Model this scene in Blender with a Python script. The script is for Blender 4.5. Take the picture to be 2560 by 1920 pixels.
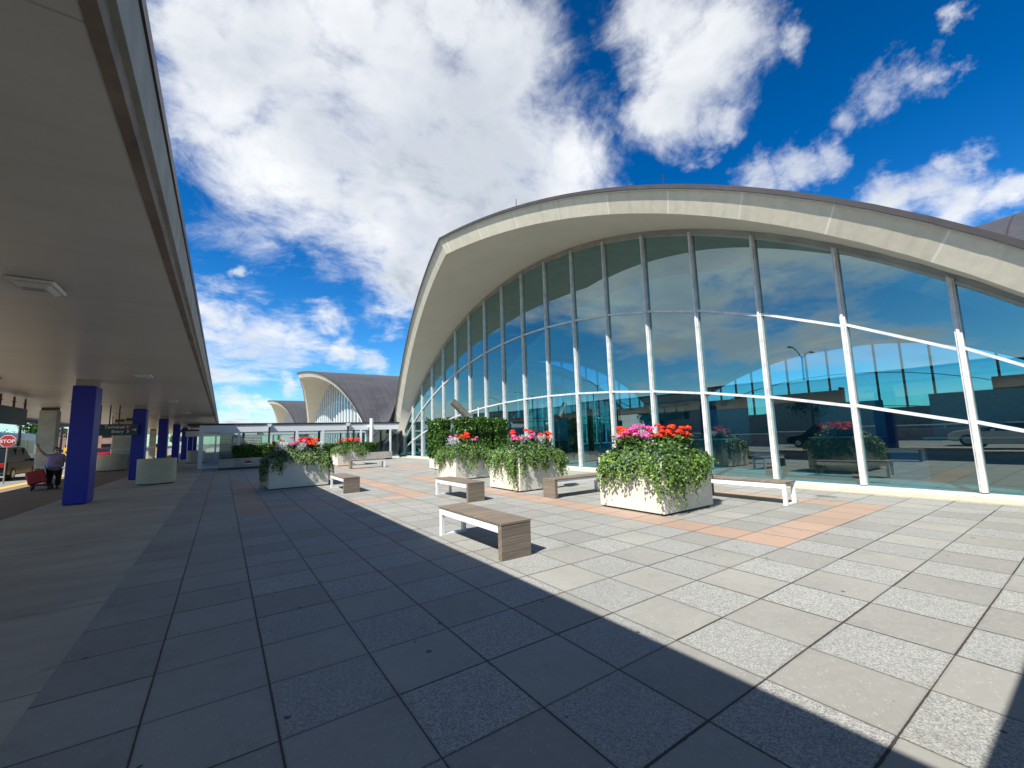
import bpy, math, random
import numpy as np
from mathutils import Vector, Matrix
R = math.radians
for o in list(bpy.data.objects): bpy.data.objects.remove(o)
sc = bpy.context.scene
col = sc.collection
rng = np.random.default_rng(7)
random.seed(7)

# ---------------------------------------------------------------- camera
cam_d = bpy.data.cameras.new('camera'); cam = bpy.data.objects.new('camera', cam_d); col.objects.link(cam)
cam_d.sensor_width = 36; cam_d.lens = 14.718; cam_d.clip_start = 0.05; cam_d.clip_end = 6000
cr = Vector((0.82470, -0.56478, -0.02991)); cu = Vector((-0.04325, -0.11571, 0.99234)); cf = Vector((0.56392, 0.81709, 0.11986))
m = Matrix((cr, cu, -cf)).transposed().to_4x4(); m.translation = (0, 0, 1.5); cam.matrix_world = m
sc.camera = cam
sc.render.resolution_x = 1024; sc.render.resolution_y = 768
sc.view_settings.view_transform = 'Standard'; sc.view_settings.look = 'None'
sc.view_settings.exposure = 0.82; sc.view_settings.gamma = 1.0
try:
    sc.cycles.max_bounces = 10; sc.cycles.transparent_max_bounces = 16; sc.cycles.glossy_bounces = 4
except Exception: pass

# ---------------------------------------------------------------- node helper
class NT:
    def __init__(s, nt): s.nt = nt; s.n = nt.nodes; s.l = nt.links
    def _in(s, sock, v):
        if v is None: return
        if hasattr(v, 'links'): s.l.new(v, sock)
        elif isinstance(v, (tuple, list)):
            try: sock.default_value = v
            except Exception: sock.default_value = tuple(v) + (1.0,)
        else: sock.default_value = v
    def math(s, op, a, b=None, c=None, clamp=False):
        n = s.n.new('ShaderNodeMath'); n.operation = op; n.use_clamp = clamp
        for i, v in enumerate((a, b, c)): s._in(n.inputs[i], v)
        return n.outputs[0]
    def vm(s, op, a, b=None, out=0):
        n = s.n.new('ShaderNodeVectorMath'); n.operation = op
        s._in(n.inputs[0], a); s._in(n.inputs[1], b)
        return n.outputs[out]
    def scale(s, a, k):
        n = s.n.new('ShaderNodeVectorMath'); n.operation = 'SCALE'; s._in(n.inputs[0], a); s._in(n.inputs['Scale'], k); return n.outputs[0]
    def noise(s, vec, sc_=5, det=4, rough=.5, dist=0, out='Fac'):
        n = s.n.new('ShaderNodeTexNoise'); s._in(n.inputs['Vector'], vec); s._in(n.inputs['Scale'], sc_)
        n.inputs['Detail'].default_value = det; n.inputs['Roughness'].default_value = rough; n.inputs['Distortion'].default_value = dist
        return n.outputs[out]
    def vor(s, vec, sc_=5, feat='F1', out='Distance', rnd=1.0):
        n = s.n.new('ShaderNodeTexVoronoi'); n.feature = feat; s._in(n.inputs['Vector'], vec); n.inputs['Scale'].default_value = sc_
        n.inputs['Randomness'].default_value = rnd
        return n.outputs[out]
    def white(s, vec, out='Value'):
        n = s.n.new('ShaderNodeTexWhiteNoise'); n.noise_dimensions = '3D'; s._in(n.inputs['Vector'], vec); return n.outputs[out]
    def mr(s, v, a, b, c=0., d=1., smooth=False):
        n = s.n.new('ShaderNodeMapRange'); n.interpolation_type = 'SMOOTHSTEP' if smooth else 'LINEAR'
        for i, x in enumerate((v, a, b, c, d)): s._in(n.inputs[i], x)
        return n.outputs[0]
    def mix(s, f, a, b, mode='MIX'):
        n = s.n.new('ShaderNodeMix'); n.data_type = 'RGBA'; n.blend_type = mode
        s._in(n.inputs['Factor'], f)
        for k, v in ((6, a), (7, b)):
            if isinstance(v, tuple) and len(v) == 3: v = v + (1.,)
            s._in(n.inputs[k], v)
        return n.outputs[2]
    def sep(s, v):
        n = s.n.new('ShaderNodeSeparateXYZ'); s._in(n.inputs[0], v); return n.outputs[0], n.outputs[1], n.outputs[2]
    def comb(s, x, y, z):
        n = s.n.new('ShaderNodeCombineXYZ')
        for i, v in enumerate((x, y, z)): s._in(n.inputs[i], v)
        return n.outputs[0]
    def coord(s, o='Object'): return s.n.new('ShaderNodeTexCoord').outputs[o]
    def pos(s): return s.n.new('ShaderNodeNewGeometry').outputs['Position']
    def attr(s, name, o='Color'):
        n = s.n.new('ShaderNodeAttribute'); n.attribute_name = name; return n.outputs[o]
    def bump(s, h, strength=.3, dist=.01):
        n = s.n.new('ShaderNodeBump'); n.inputs['Strength'].default_value = strength; n.inputs['Distance'].default_value = dist
        s._in(n.inputs['Height'], h); return n.outputs[0]

# ---------------------------------------------------------------- sky (world)
SUN = Vector((0.78, 0.28, -1.0)).normalized()          # direction the light travels
elev = math.asin(-SUN.z); azim = math.atan2(-SUN.x, -SUN.y)   # clockwise from +Y
w = bpy.data.worlds.new('World'); sc.world = w; w.use_nodes = True
N = NT(w.node_tree); w.node_tree.nodes.clear()
sky = N.n.new('ShaderNodeTexSky'); sky.sky_type = 'NISHITA'; sky.sun_disc = False
sky.sun_elevation = elev; sky.sun_rotation = azim; sky.air_density = 1.0; sky.dust_density = 0.3; sky.ozone_density = 2.2
hs = N.n.new('ShaderNodeHueSaturation'); hs.inputs['Saturation'].default_value = 1.48; hs.inputs['Value'].default_value = 1.72; N.l.new(sky.outputs[0], hs.inputs['Color'])
d = N.vm('NORMALIZE', N.coord('Generated'))
dx, dy, dz = N.sep(d)
deep = N.mr(dz, 0.0, 0.75, 1.12, 0.62)
skyc = N.mix(1.0, hs.outputs[0], N.comb(N.math('MULTIPLY', deep, .62), N.math('MULTIPLY', deep, .96), N.math('MULTIPLY', deep, 1.16)), 'MULTIPLY')
zz = N.math('ADD', N.math('MAXIMUM', dz, 0.0), 0.16)
pl = N.comb(N.math('DIVIDE', dx, zz), N.math('DIVIDE', dy, zz), 0.0)
warp = N.noise(pl, 1.3, 3, .5, out='Color')
pw = N.vm('ADD', pl, N.scale(N.vm('SUBTRACT', warp, (.5, .5, .5)), .55))
n1 = N.noise(pw, 1.9, 10, .62)
nf = N.noise(N.vm('ADD', pw, (3.1, 7.7, 0)), 6.5, 8, .68)
wd = N.noise(d, 9.0, 6, .6, out='Color')
dw = N.vm('ADD', d, N.scale(N.vm('SUBTRACT', wd, (.5, .5, .5)), .16))
BL = [(-0.065,0.756,0.651,0.073),(-0.026,0.805,0.593,0.102),(0.063,0.746,0.663,0.118),(0.099,0.831,0.547,0.151),(0.24,0.717,0.655,0.182),(0.3,0.805,0.512,0.202),(0.427,0.689,0.585,0.198),(0.401,0.588,0.702,0.118),(0.54,0.683,0.493,0.146),(0.427,0.797,0.426,0.131),(0.327,0.875,0.357,0.081),(0.314,0.9,0.303,0.061),(0.574,0.595,0.563,0.091),(0.151,0.67,0.726,0.083),(0.322,0.587,0.743,0.066),(-0.082,0.838,0.54,0.04),(0.604,0.379,0.701,0.078),(0.672,0.365,0.644,0.088),(0.669,0.31,0.675,0.081),(0.678,0.421,0.603,0.076),(0.685,0.271,0.676,0.058),(0.735,0.234,0.636,0.029),(0.737,0.385,0.556,0.04),(0.82,0.341,0.461,0.048),(0.837,0.292,0.463,0.045),(0.847,0.244,0.473,0.042),(0.844,0.194,0.5,0.039),(0.842,0.151,0.517,0.04),(0.851,0.11,0.514,0.032),(0.821,0.089,0.564,0.019),(0.851,0.08,0.52,0.022),(0.913,0.171,0.371,0.04),(0.919,0.134,0.37,0.044),(0.913,0.099,0.395,0.03),(0.934,0.113,0.34,0.043),(0.945,0.055,0.322,0.034),(-0.034,0.964,0.262,0.056),(0.005,0.977,0.215,0.05),(-0.046,0.977,0.209,0.048),(0.069,0.978,0.198,0.043),(0.136,0.968,0.213,0.054),(0.209,0.958,0.198,0.044),(0.267,0.946,0.185,0.046),(0.17,0.954,0.249,0.038),(0.014,0.941,0.338,0.018),(0.011,0.997,0.07,0.042),(0.067,0.996,0.066,0.035),(0.123,0.985,0.125,0.026),(0.106,0.987,0.119,0.023)]
mask = None
for (bx_, by_, bz_, br) in BL:
    dist = N.vm('DISTANCE', dw, (bx_, by_, bz_), out=1)
    v = N.mr(dist, 0.35*br, 1.85*br, 1.15 if br > .065 else .84, 0.0)
    mask = v if mask is None else N.math('MAXIMUM', mask, v)
# the part of the sky nobody sees directly (only mirrored in the glass): broad drifting clouds
back = N.mr(N.math('ADD', N.math('MULTIPLY', dx, .95), N.math('MULTIPLY', dy, -.3)), -.25, .0, 1., 0.)
gen = N.math('MULTIPLY', N.mr(N.noise(pl, .55, 2, .5), .44, .60, 0.05, .95), back)
mask = N.math('MAXIMUM', mask, gen)
dens = N.math('ADD', mask, N.math('MULTIPLY', N.math('SUBTRACT', n1, .5), 1.45))
dens = N.math('ADD', dens, N.math('MULTIPLY', N.math('SUBTRACT', nf, .5), 1.05))
dens = N.math('MULTIPLY', dens, N.mr(mask, 0.0, .12, 0., 1.))
alpha = N.mr(dens, .30, 1.18, 0., 1., True)
alpha = N.math('MULTIPLY', alpha, N.mr(dz, -.01, .02, 0., 1.))
shade = N.noise(N.vm('ADD', pw, (9., 2., 0)), 1.5, 6, .55)
thick = N.mr(dens, .6, 1.25, 0., 1.)
bright = N.math('SUBTRACT', 1.0, N.math('MULTIPLY', N.mr(shade, .38, .62, 0., 1.), N.math('MULTIPLY', thick, .75)))
cc = N.mix(bright, (4.0, 4.9, 6.1), (11.6, 11.8, 12.1))
skyf = N.mix(alpha, skyc, cc)
bg = N.n.new('ShaderNodeBackground'); bg.inputs['Strength'].default_value = 0.05
N.l.new(skyf, bg.inputs[0]); ow = N.n.new('ShaderNodeOutputWorld'); N.l.new(bg.outputs[0], ow.inputs[0])
# ---------------------------------------------------------------- sun
sd = bpy.data.lights.new('sun', 'SUN'); sd.energy = 5.0; sd.angle = R(0.53); sd.color = (1.0, .955, .88)
so = bpy.data.objects.new('sun', sd); col.objects.link(so); so.rotation_euler = SUN.to_track_quat('-Z', 'Y').to_euler()

# ---------------------------------------------------------------- materials
MATS = {}
def newmat(name):
    mt = bpy.data.materials.new(name); mt.use_nodes = True; MATS[name] = mt
    n = NT(mt.node_tree); b = mt.node_tree.nodes['Principled BSDF']; n.b = b; return mt, n
def simple(name, c, rough=.6, metal=0., var=.08, scale=6., bump=0., bscale=60., spec=None):
    mt, n = newmat(name)
    p = n.coord('Object')
    f = n.noise(p, scale, 5, .6)
    a = tuple(x*(1-var*1.6) for x in c); b2 = tuple(min(1, x*(1+var*1.6)) for x in c)
    n.l.new(n.mix(n.mr(f, .3, .7), a, b2), n.b.inputs['Base Color'])
    n.b.inputs['Roughness'].default_value = rough; n.b.inputs['Metallic'].default_value = metal
    if spec is not None: n.b.inputs['Specular IOR Level'].default_value = spec
    if bump: n.l.new(n.bump(n.noise(p, bscale, 4, .6), bump, .004), n.b.inputs['Normal'])
    return mt
M_white = simple('white_paint', (.74, .75, .76), .42, var=.05, scale=9)
M_mull = simple('aluminium_paint', (.53, .535, .53), .4, var=.12, scale=5, bump=.1)
M_dark = simple('dark_bronze', (.045, .032, .032), .45, var=.2)
M_brown = simple('brown_cap', (.042, .034, .034), .45, var=.12, scale=3)
M_black = simple('black', (.012, .012, .013), .5)
M_rub = simple('rubber', (.018, .018, .018), .8)
M_cream = simple('cream_box', (.60, .57, .48), .6, var=.04, scale=2.5, bump=.12, bscale=25)
M_soffit = simple('soffit_plaster', (.56, .525, .45), .8, var=.03, scale=.7, bump=.05, bscale=20)
M_blue = simple('blue_cladding', (.004, .012, .33), .42, var=.06, scale=1.2)
M_conc = simple('cast_concrete', (.36, .34, .30), .85, var=.14, scale=2.2, bump=.3, bscale=40)
M_greycol = simple('metal_clad', (.33, .33, .29), .42, metal=.25, var=.14, scale=1.6)
M_olive = simple('olive_render', (.48, .45, .32), .8, var=.07, scale=1.5)
M_soil = simple('soil', (.03, .022, .016), .95, var=.4, scale=20)
M_yellow = simple('yellow_paint', (.72, .43, .04), .6, var=.12, scale=4)
M_teal = simple('teal_sign', (.004, .05, .075), .35, var=.05)
M_red = simple('red_plastic', (.32, .012, .018), .35, var=.1)
M_tube = simple('tube_metal', (.20, .19, .155), .5, metal=.4, var=.15, scale=8)
M_asph = simple('asphalt', (.19, .185, .175), .9, var=.15, scale=1.1, bump=.3, bscale=120)
M_curbstone = simple('pale_curb', (.44, .39, .29), .8, var=.08, scale=3)
M_skin = simple('skin', (.30, .17, .11), .55, var=.05)
M_hair = simple('dark_hair', (.012, .009, .008), .5)
M_purple = simple('lilac_shirt', (.27, .20, .40), .85, var=.1, scale=12)
M_cloth = simple('dark_cloth', (.012, .011, .015), .9)
M_carblk = simple('car_black', (.008, .008, .009), .35, var=.02, spec=.12); MATS['car_black'].node_tree.nodes['Principled BSDF'].inputs['Coat Weight'].default_value = .15
M_carwhite = simple('car_white', (.7, .7, .7), .2, var=.02)
M_carred = simple('car_red', (.4, .02, .02), .2, var=.02)
M_carglass = simple('car_glass', (.012, .016, .02), .2, var=.02, spec=.25)
M_bus = simple('bus_blue', (.08, .16, .30), .2, var=.15, scale=.6)
M_tail = simple('tail_lens', (.5, .01, .01), .15)
M_tan = simple('tan_brick', (.42, .24, .16), .85, var=.15, scale=1)
M_bark = simple('bark', (.09, .065, .045), .9, var=.3, scale=10)
M_lens = simple('lamp_lens', (.62, .64, .60), .35, var=.04, scale=10)
M_interior = simple('interior_floor', (.42, .40, .36), .35, var=.08, scale=1)
M_ceilin = simple('interior_ceiling', (.86, .87, .87), .8, var=.03, scale=.5)
M_counter = simple('counter', (.03, .12, .15), .4, var=.2, scale=.8)
M_turq = simple('turquoise_panel', (.06, .32, .38), .4, var=.08, scale=.8)
M_redint = simple('red_bench', (.38, .05, .03), .5, var=.05)
M_orange = simple('orange_plastic', (.75, .16, .03), .5)

# pale stone-faced shell edge with panel joints (UV.x = metres along the arch)
mt, n = newmat('shell_fascia')
p = n.coord('Object'); u, v_, _ = n.sep(n.coord('UV'))
f = n.noise(p, 5, 8, .7); g = n.noise(p, .7, 3, .5)
c = n.mix(n.mr(f, .3, .7), (.56, .515, .40), (.70, .65, .52)); c = n.mix(n.mr(g, .35, .65, 0, .35), c, (.70, .65, .52))
ph = n.math('ABSOLUTE', n.math('SUBTRACT', n.math('FRACT', n.math('DIVIDE', u, 1.95)), .5))
pid = n.white(n.comb(n.math('FLOOR', n.math('ADD', n.math('DIVIDE', u, 1.95), .5)), 1., 2.)); c = n.mix(n.math('MULTIPLY', pid, .3), c, (.42, .38, .29))
c = n.mix(n.math('LESS_THAN', ph, .011), c, (.74, .71, .61))
stain = n.mr(n.noise(n.comb(n.math('MULTIPLY', u, 3.), 0., n.math('MULTIPLY', v_, .3)), 1., 4, .6), .5, .8, 0., .35)
c = n.mix(stain, c, (.25, .23, .18))
n.l.new(c, n.b.inputs['Base Color']); n.b.inputs['Roughness'].default_value = .85; n.l.new(n.bump(f, .35, .01), n.b.inputs['Normal'])
M_fascia = mt
# dark standing-seam roof; seams follow the arch direction
mt, n = newmat('seamed_roof')
p = n.coord('Object'); u, v_, _ = n.sep(n.coord('UV'))
f = n.noise(p, .5, 6, .6); f2 = n.noise(p, 7, 5, .7)
c = n.mix(n.mr(f, .35, .65), (.038, .038, .043), (.060, .060, .066)); c = n.mix(n.mr(f2, .45, .75, 0, .5), c, (.10, .098, .105))
sm = n.math('ABSOLUTE', n.math('SUBTRACT', n.math('FRACT', n.math('DIVIDE', v_, .85)), .5))
c = n.mix(n.math('LESS_THAN', sm, .035), c, (.03, .027, .03))
hz = n.math('ABSOLUTE', n.math('SUBTRACT', n.math('FRACT', n.math('DIVIDE', u, .8)), .5))
c = n.mix(n.math('MULTIPLY', n.math('LESS_THAN', hz, .03), .5), c, (.04, .036, .04))
chip = n.mr(n.noise(p, 1.7, 6, .8), .70, .74, 0., .8)
c = n.mix(chip, c, (.4, .4, .4))
n.l.new(c, n.b.inputs['Base Color']); n.b.inputs['Roughness'].default_value = .6
M_roof = mt
# tinted window glass
def glassmat(name, tint, refl, rcol=(1, 1, 1)):
    mt, n = newmat(name)
    n.n.remove(n.b); out = [x for x in n.n if x.type == 'OUTPUT_MATERIAL'][0]
    t = n.n.new('ShaderNodeBsdfTransparent'); t.inputs[0].default_value = tint + (1,)
    g = n.n.new('ShaderNodeBsdfGlossy'); g.inputs['Roughness'].default_value = 0.0; g.inputs[0].default_value = rcol + (1,)
    wav = n.noise(n.coord('Object'), .35, 2, .5)
    n.l.new(n.bump(wav, .05, .06), g.inputs['Normal'])
    lw = n.n.new('ShaderNodeLayerWeight'); lw.inputs[0].default_value = .5; fr5 = n.math('POWER', lw.outputs['Facing'], 4.0)
    fac = n.math('ADD', n.math('MULTIPLY', fr5, 1.0 - refl), refl, clamp=True)
    mx = n.n.new('ShaderNodeMixShader'); n.l.new(fac, mx.inputs[0]); n.l.new(t.outputs[0], mx.inputs[1]); n.l.new(g.outputs[0], mx.inputs[2])
    n.l.new(mx.outputs[0], out.inputs[0]); return mt
M_glass = glassmat('tinted_glass', (.20, .60, .70), .26, (.82, 1.0, .95))
M_glass2 = glassmat('clear_glass', (.62, .74, .74), .08)
M_glass3 = glassmat('far_glass', (.35, .5, .5), .2)
# weathered wood boards, boards run across the bench (local X); face coords from object space
mt, n = newmat('weathered_wood')
p = n.coord('Object'); x, y, z = n.sep(p)
t = n.math('ADD', y, z)
idb = n.math('FLOOR', n.math('DIVIDE', t, .092))
rv = n.white(n.comb(idb, 3., 1.))
gr = n.noise(n.comb(n.math('MULTIPLY', x, 1.2), n.math('MULTIPLY', t, 55.), n.math('MULTIPLY', rv, 20.)), 1.6, 6, .65)
c = n.mix(n.mr(gr, .3, .7), (.075, .057, .042), (.30, .245, .18)); c = n.mix(n.math('MULTIPLY', n.math('GREATER_THAN', rv, .5), .5), c, (.13, .105, .085))
fr_ = n.math('FRACT', n.math('DIVIDE', t, .092))
c = n.mix(n.math('MULTIPLY', n.math('LESS_THAN', fr_, .07), .85), c, (.06, .045, .035))
n.l.new(c, n.b.inputs['Base Color']); n.b.inputs['Roughness'].default_value = .72; n.l.new(n.bump(gr, .25, .004), n.b.inputs['Normal'])
M_wood = mt
# foliage with a random colour per leaf stored on the faces
def leafmat(name, rough=.5, trans=.25):
    mt, n = newmat(name)
    c = n.attr('leafcol'); n.l.new(c, n.b.inputs['Base Color']); n.b.inputs['Roughness'].default_value = rough
    n.b.inputs['Specular IOR Level'].default_value = .35
    tr = n.n.new('ShaderNodeBsdfTranslucent'); n.l.new(c, tr.inputs[0])
    mx = n.n.new('ShaderNodeMixShader'); mx.inputs[0].default_value = trans
    out = [x for x in n.n if x.type == 'OUTPUT_MATERIAL'][0]
    n.l.new(n.b.outputs[0], mx.inputs[1]); n.l.new(tr.outputs[0], mx.inputs[2]); n.l.new(mx.outputs[0], out.inputs[0]); return mt
M_leaf = leafmat('leaf', .42, .22); M_petal = leafmat('petal', .55, .35)
# paving -----------------------------------------------------------------
mt, n = newmat('paving')
px, py, pz = n.sep(n.pos())
wob = n.noise(n.pos(), 1.1, 2, .5, out='Color'); wx, wy, _ = n.sep(wob)
U = n.math('DIVIDE', n.math('ADD', n.math('ADD', px, .3046), n.math('MULTIPLY', n.math('SUBTRACT', wx, .5), .008)), .61)
V = n.math('DIVIDE', n.math('ADD', n.math('SUBTRACT', py, 2.6), n.math('MULTIPLY', n.math('SUBTRACT', wy, .5), .010)), .6018)
fu = n.math('FLOOR', U); fv = n.math('FLOOR', V)
du = n.math('SUBTRACT', .5, n.math('ABSOLUTE', n.math('SUBTRACT', n.math('FRACT', U), .5)))
dv = n.math('SUBTRACT', .5, n.math('ABSOLUTE', n.math('SUBTRACT', n.math('FRACT', V), .5)))
ju = n.white(n.comb(n.math('ROUND', U), 1., 5.)); jv = n.white(n.comb(n.math('ROUND', V), fu, 9.))
wju = n.mr(ju, 0, 1, .005, .0115); wjv = n.mr(jv, 0, 1, .004, .0125)
ed = n.mr(n.noise(n.pos(), 30, 3, .6), .3, .7, .75, 1.3)
lu = n.math('LESS_THAN', du, n.math('MULTIPLY', wju, ed)); lv = n.math('LESS_THAN', dv, n.math('MULTIPLY', wjv, ed))
joint = n.math('MAXIMUM', lu, lv)
def rng_(v, a, b): return n.math('MULTIPLY', n.math('GREATER_THAN', v, a-.5), n.math('LESS_THAN', v, b+.5))
def frame(i0, i1, j0, j1):
    inn = n.math('MULTIPLY', rng_(fu, i0, i1), rng_(fv, j0, j1))
    hol = n.math('MULTIPLY', rng_(fu, i0+1, i1-1), rng_(fv, j0+1, j1-1))
    return n.math('SUBTRACT', inn, hol, clamp=True)
orange = n.math('MAXIMUM', frame(10, 16, 0, 21), n.math('MAXIMUM', frame(1, 7, 13, 26), frame(9, 14, 29, 38)))
par = n.math('ABSOLUTE', n.math('MODULO', n.math('ADD', fu, fv), 2.))
agg = n.math('MULTIPLY', n.math('GREATER_THAN', par, .5), n.math('GREATER_THAN', fu, .5))
agg = n.math('MULTIPLY', agg, n.math('SUBTRACT', 1., orange))
rt = n.white(n.comb(fu, fv, 2.)); rt2 = n.white(n.comb(fu, fv, 7.))
st = n.noise(n.pos(), .9, 5, .62); st2 = n.noise(n.pos(), 14, 6, .7)
base = n.mix(rt, (.235, .226, .203), (.325, .312, .275))
base = n.mix(n.mr(st, .38, .66, 0., .55), base, (.19, .184, .172))
base = n.mix(n.mr(st2, .35, .75, 0., .35), base, (.37, .35, .31))
sp = n.vor(n.pos(), 125, out='Color'); sr, sg, sb = n.sep(sp)
peb = n.mix(n.mr(sr, 0., 1.), (.075, .075, .073), (.46, .445, .41))
fin = n.noise(n.pos(), 160, 3, .8)
peb = n.mix(n.mr(fin, .35, .65, 0., .5), peb, (.42, .41, .38))
peb = n.mix(n.math('MULTIPLY', rt2, .45), peb, (.24, .24, .232))
c = n.mix(agg, base, peb)
spk = n.math('MULTIPLY', n.math('GREATER_THAN', n.vor(n.pos(), 48, out='Color'), .965), n.math('SUBTRACT', 1., agg))
sk1 = n.sep(n.vor(n.pos(), 120, out='Color'))[0]
c = n.mix(n.math('MULTIPLY', n.math('GREATER_THAN', sk1, .98), .35), c, (.6, .59, .56))
oc = n.mix(rt, (.36, .24, .175), (.41, .28, .21)); oc = n.mix(n.mr(st2, .35, .7, 0, .3), oc, (.34, .225, .165))
c = n.mix(orange, c, oc)
# chewing gum spots
gv = n.n.new('ShaderNodeTexVoronoi'); n.l.new(n.pos(), gv.inputs['Vector']); gv.inputs['Scale'].default_value = 2.1
gcol = n.sep(gv.outputs['Color']); gd = n.math('ADD', gv.outputs['Distance'], n.math('MULTIPLY', n.math('SUBTRACT', n.noise(n.pos(), 40, 2, .5), .5), .03))
gum = n.math('MULTIPLY', n.math('LESS_THAN', gd, n.mr(gcol[0], 0, 1, .02, .06)), n.math('GREATER_THAN', gcol[1], .15))
gv2 = n.n.new('ShaderNodeTexVoronoi'); n.l.new(n.pos(), gv2.inputs['Vector']); gv2.inputs['Scale'].default_value = 5.3
gc2 = n.sep(gv2.outputs['Color']); gum2 = n.math('MULTIPLY', n.math('LESS_THAN', gv2.outputs['Distance'], n.mr(gc2[0], 0, 1, .03, .09)), n.math('GREATER_THAN', gc2[1], .6))
gum = n.math('MAXIMUM', gum, gum2)
c = n.mix(n.math('MULTIPLY', gum, .85), c, (.04, .035, .035))
big = n.mr(n.noise(n.vm('ADD', n.pos(), (2., 9., 0.)), .33, 5, .6), .42, .66, 0., .22)
c = n.mix(big, c, (.15, .145, .13))
blot = n.mr(n.noise(n.vm('ADD', n.pos(), (7., 3., 0.)), 2.6, 5, .62), .58, .75, 0., .42)
c = n.mix(blot, c, (.16, .15, .13))
# dirt close to the joints
dj = n.math('MINIMUM', du, dv)
c = n.mix(n.mr(dj, 0., .035, .38, 0.), c, (.13, .12, .105))
c = n.mix(1., c, (.92, .95, .95), 'MULTIPLY')
c = n.mix(joint, c, (.034, .027, .024))
n.l.new(c, n.b.inputs['Base Color']); n.b.inputs['Roughness'].default_value = .82
h = n.math('ADD', n.math('MULTIPLY', n.math('MULTIPLY', n.mr(sg, 0, 1), agg), .35), n.math('MULTIPLY', joint, -1.6)); h = n.math('ADD', h, n.math('MULTIPLY', st2, .2))
n.l.new(n.bump(h, .7, .006), n.b.inputs['Normal'])
M_pave = mt
# smooth broom-finished concrete walk with wide slabs
mt, n = newmat('walk_concrete')
px, py, pz = n.sep(n.pos())
V = n.math('DIVIDE', n.math('SUBTRACT', py, .35), 1.83)
dv = n.math('MULTIPLY', n.math('SUBTRACT', .5, n.math('ABSOLUTE', n.math('SUBTRACT', n.math('FRACT', V), .5))), 1.83)
st = n.noise(n.pos(), .7, 6, .6); st3 = n.noise(n.comb(n.math('MULTIPLY', px, .35), n.math('MULTIPLY', py, 1.6), 0.), 1.4, 6, .62)
c = n.mix(n.mr(st, .33, .68), (.33, .30, .24), (.43, .395, .32)); c = n.mix(n.mr(st3, .4, .72, 0., .55), c, (.24, .217, .175))
bl = n.mr(n.noise(n.vm('ADD', n.pos(), (5., 1., 0.)), 1.8, 4, .55), .66, .74, 0., .6)
c = n.mix(bl, c, (.15, .135, .11))
c = n.mix(n.math('LESS_THAN', dv, .006), c, (.1, .09, .075))
n.l.new(c, n.b.inputs['Base Color']); n.b.inputs['Roughness'].default_value = .85; n.l.new(n.bump(n.noise(n.pos(), 60, 5, .6), .25, .004), n.b.inputs['Normal'])
M_walk = mt
mt, n = newmat('brown_aggregate')
f = n.noise(n.pos(), 90, 4, .7); g = n.noise(n.pos(), 1.2, 5, .6)
c = n.mix(n.mr(f, .3, .7), (.16, .11, .07), (.27, .20, .135)); c = n.mix(n.mr(g, .4, .7, 0, .5), c, (.13, .095, .065))
n.l.new(c, n.b.inputs['Base Color']); n.b.inputs['Roughness'].default_value = .9; M_brownpave = mt
mt, n = newmat('ground_far')
g = n.noise(n.pos(), .02, 5, .6); f = n.noise(n.pos(), 1.5, 4, .6)
c = n.mix(n.mr(g, .45, .6), (.15, .14, .125), (.075, .10, .04)); c = n.mix(n.mr(f, .3, .7, 0, .4), c, (.11, .11, .08))
n.l.new(c, n.b.inputs['Base Color']); n.b.inputs['Roughness'].default_value = .95; M_ground = mt
def emis(name, c, s):
    mt, n = newmat(name); n.b.inputs['Base Color'].default_value = c + (1,); n.b.inputs['Emission Color'].default_value = c + (1,); n.b.inputs['Emission Strength'].default_value = s; return mt
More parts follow.
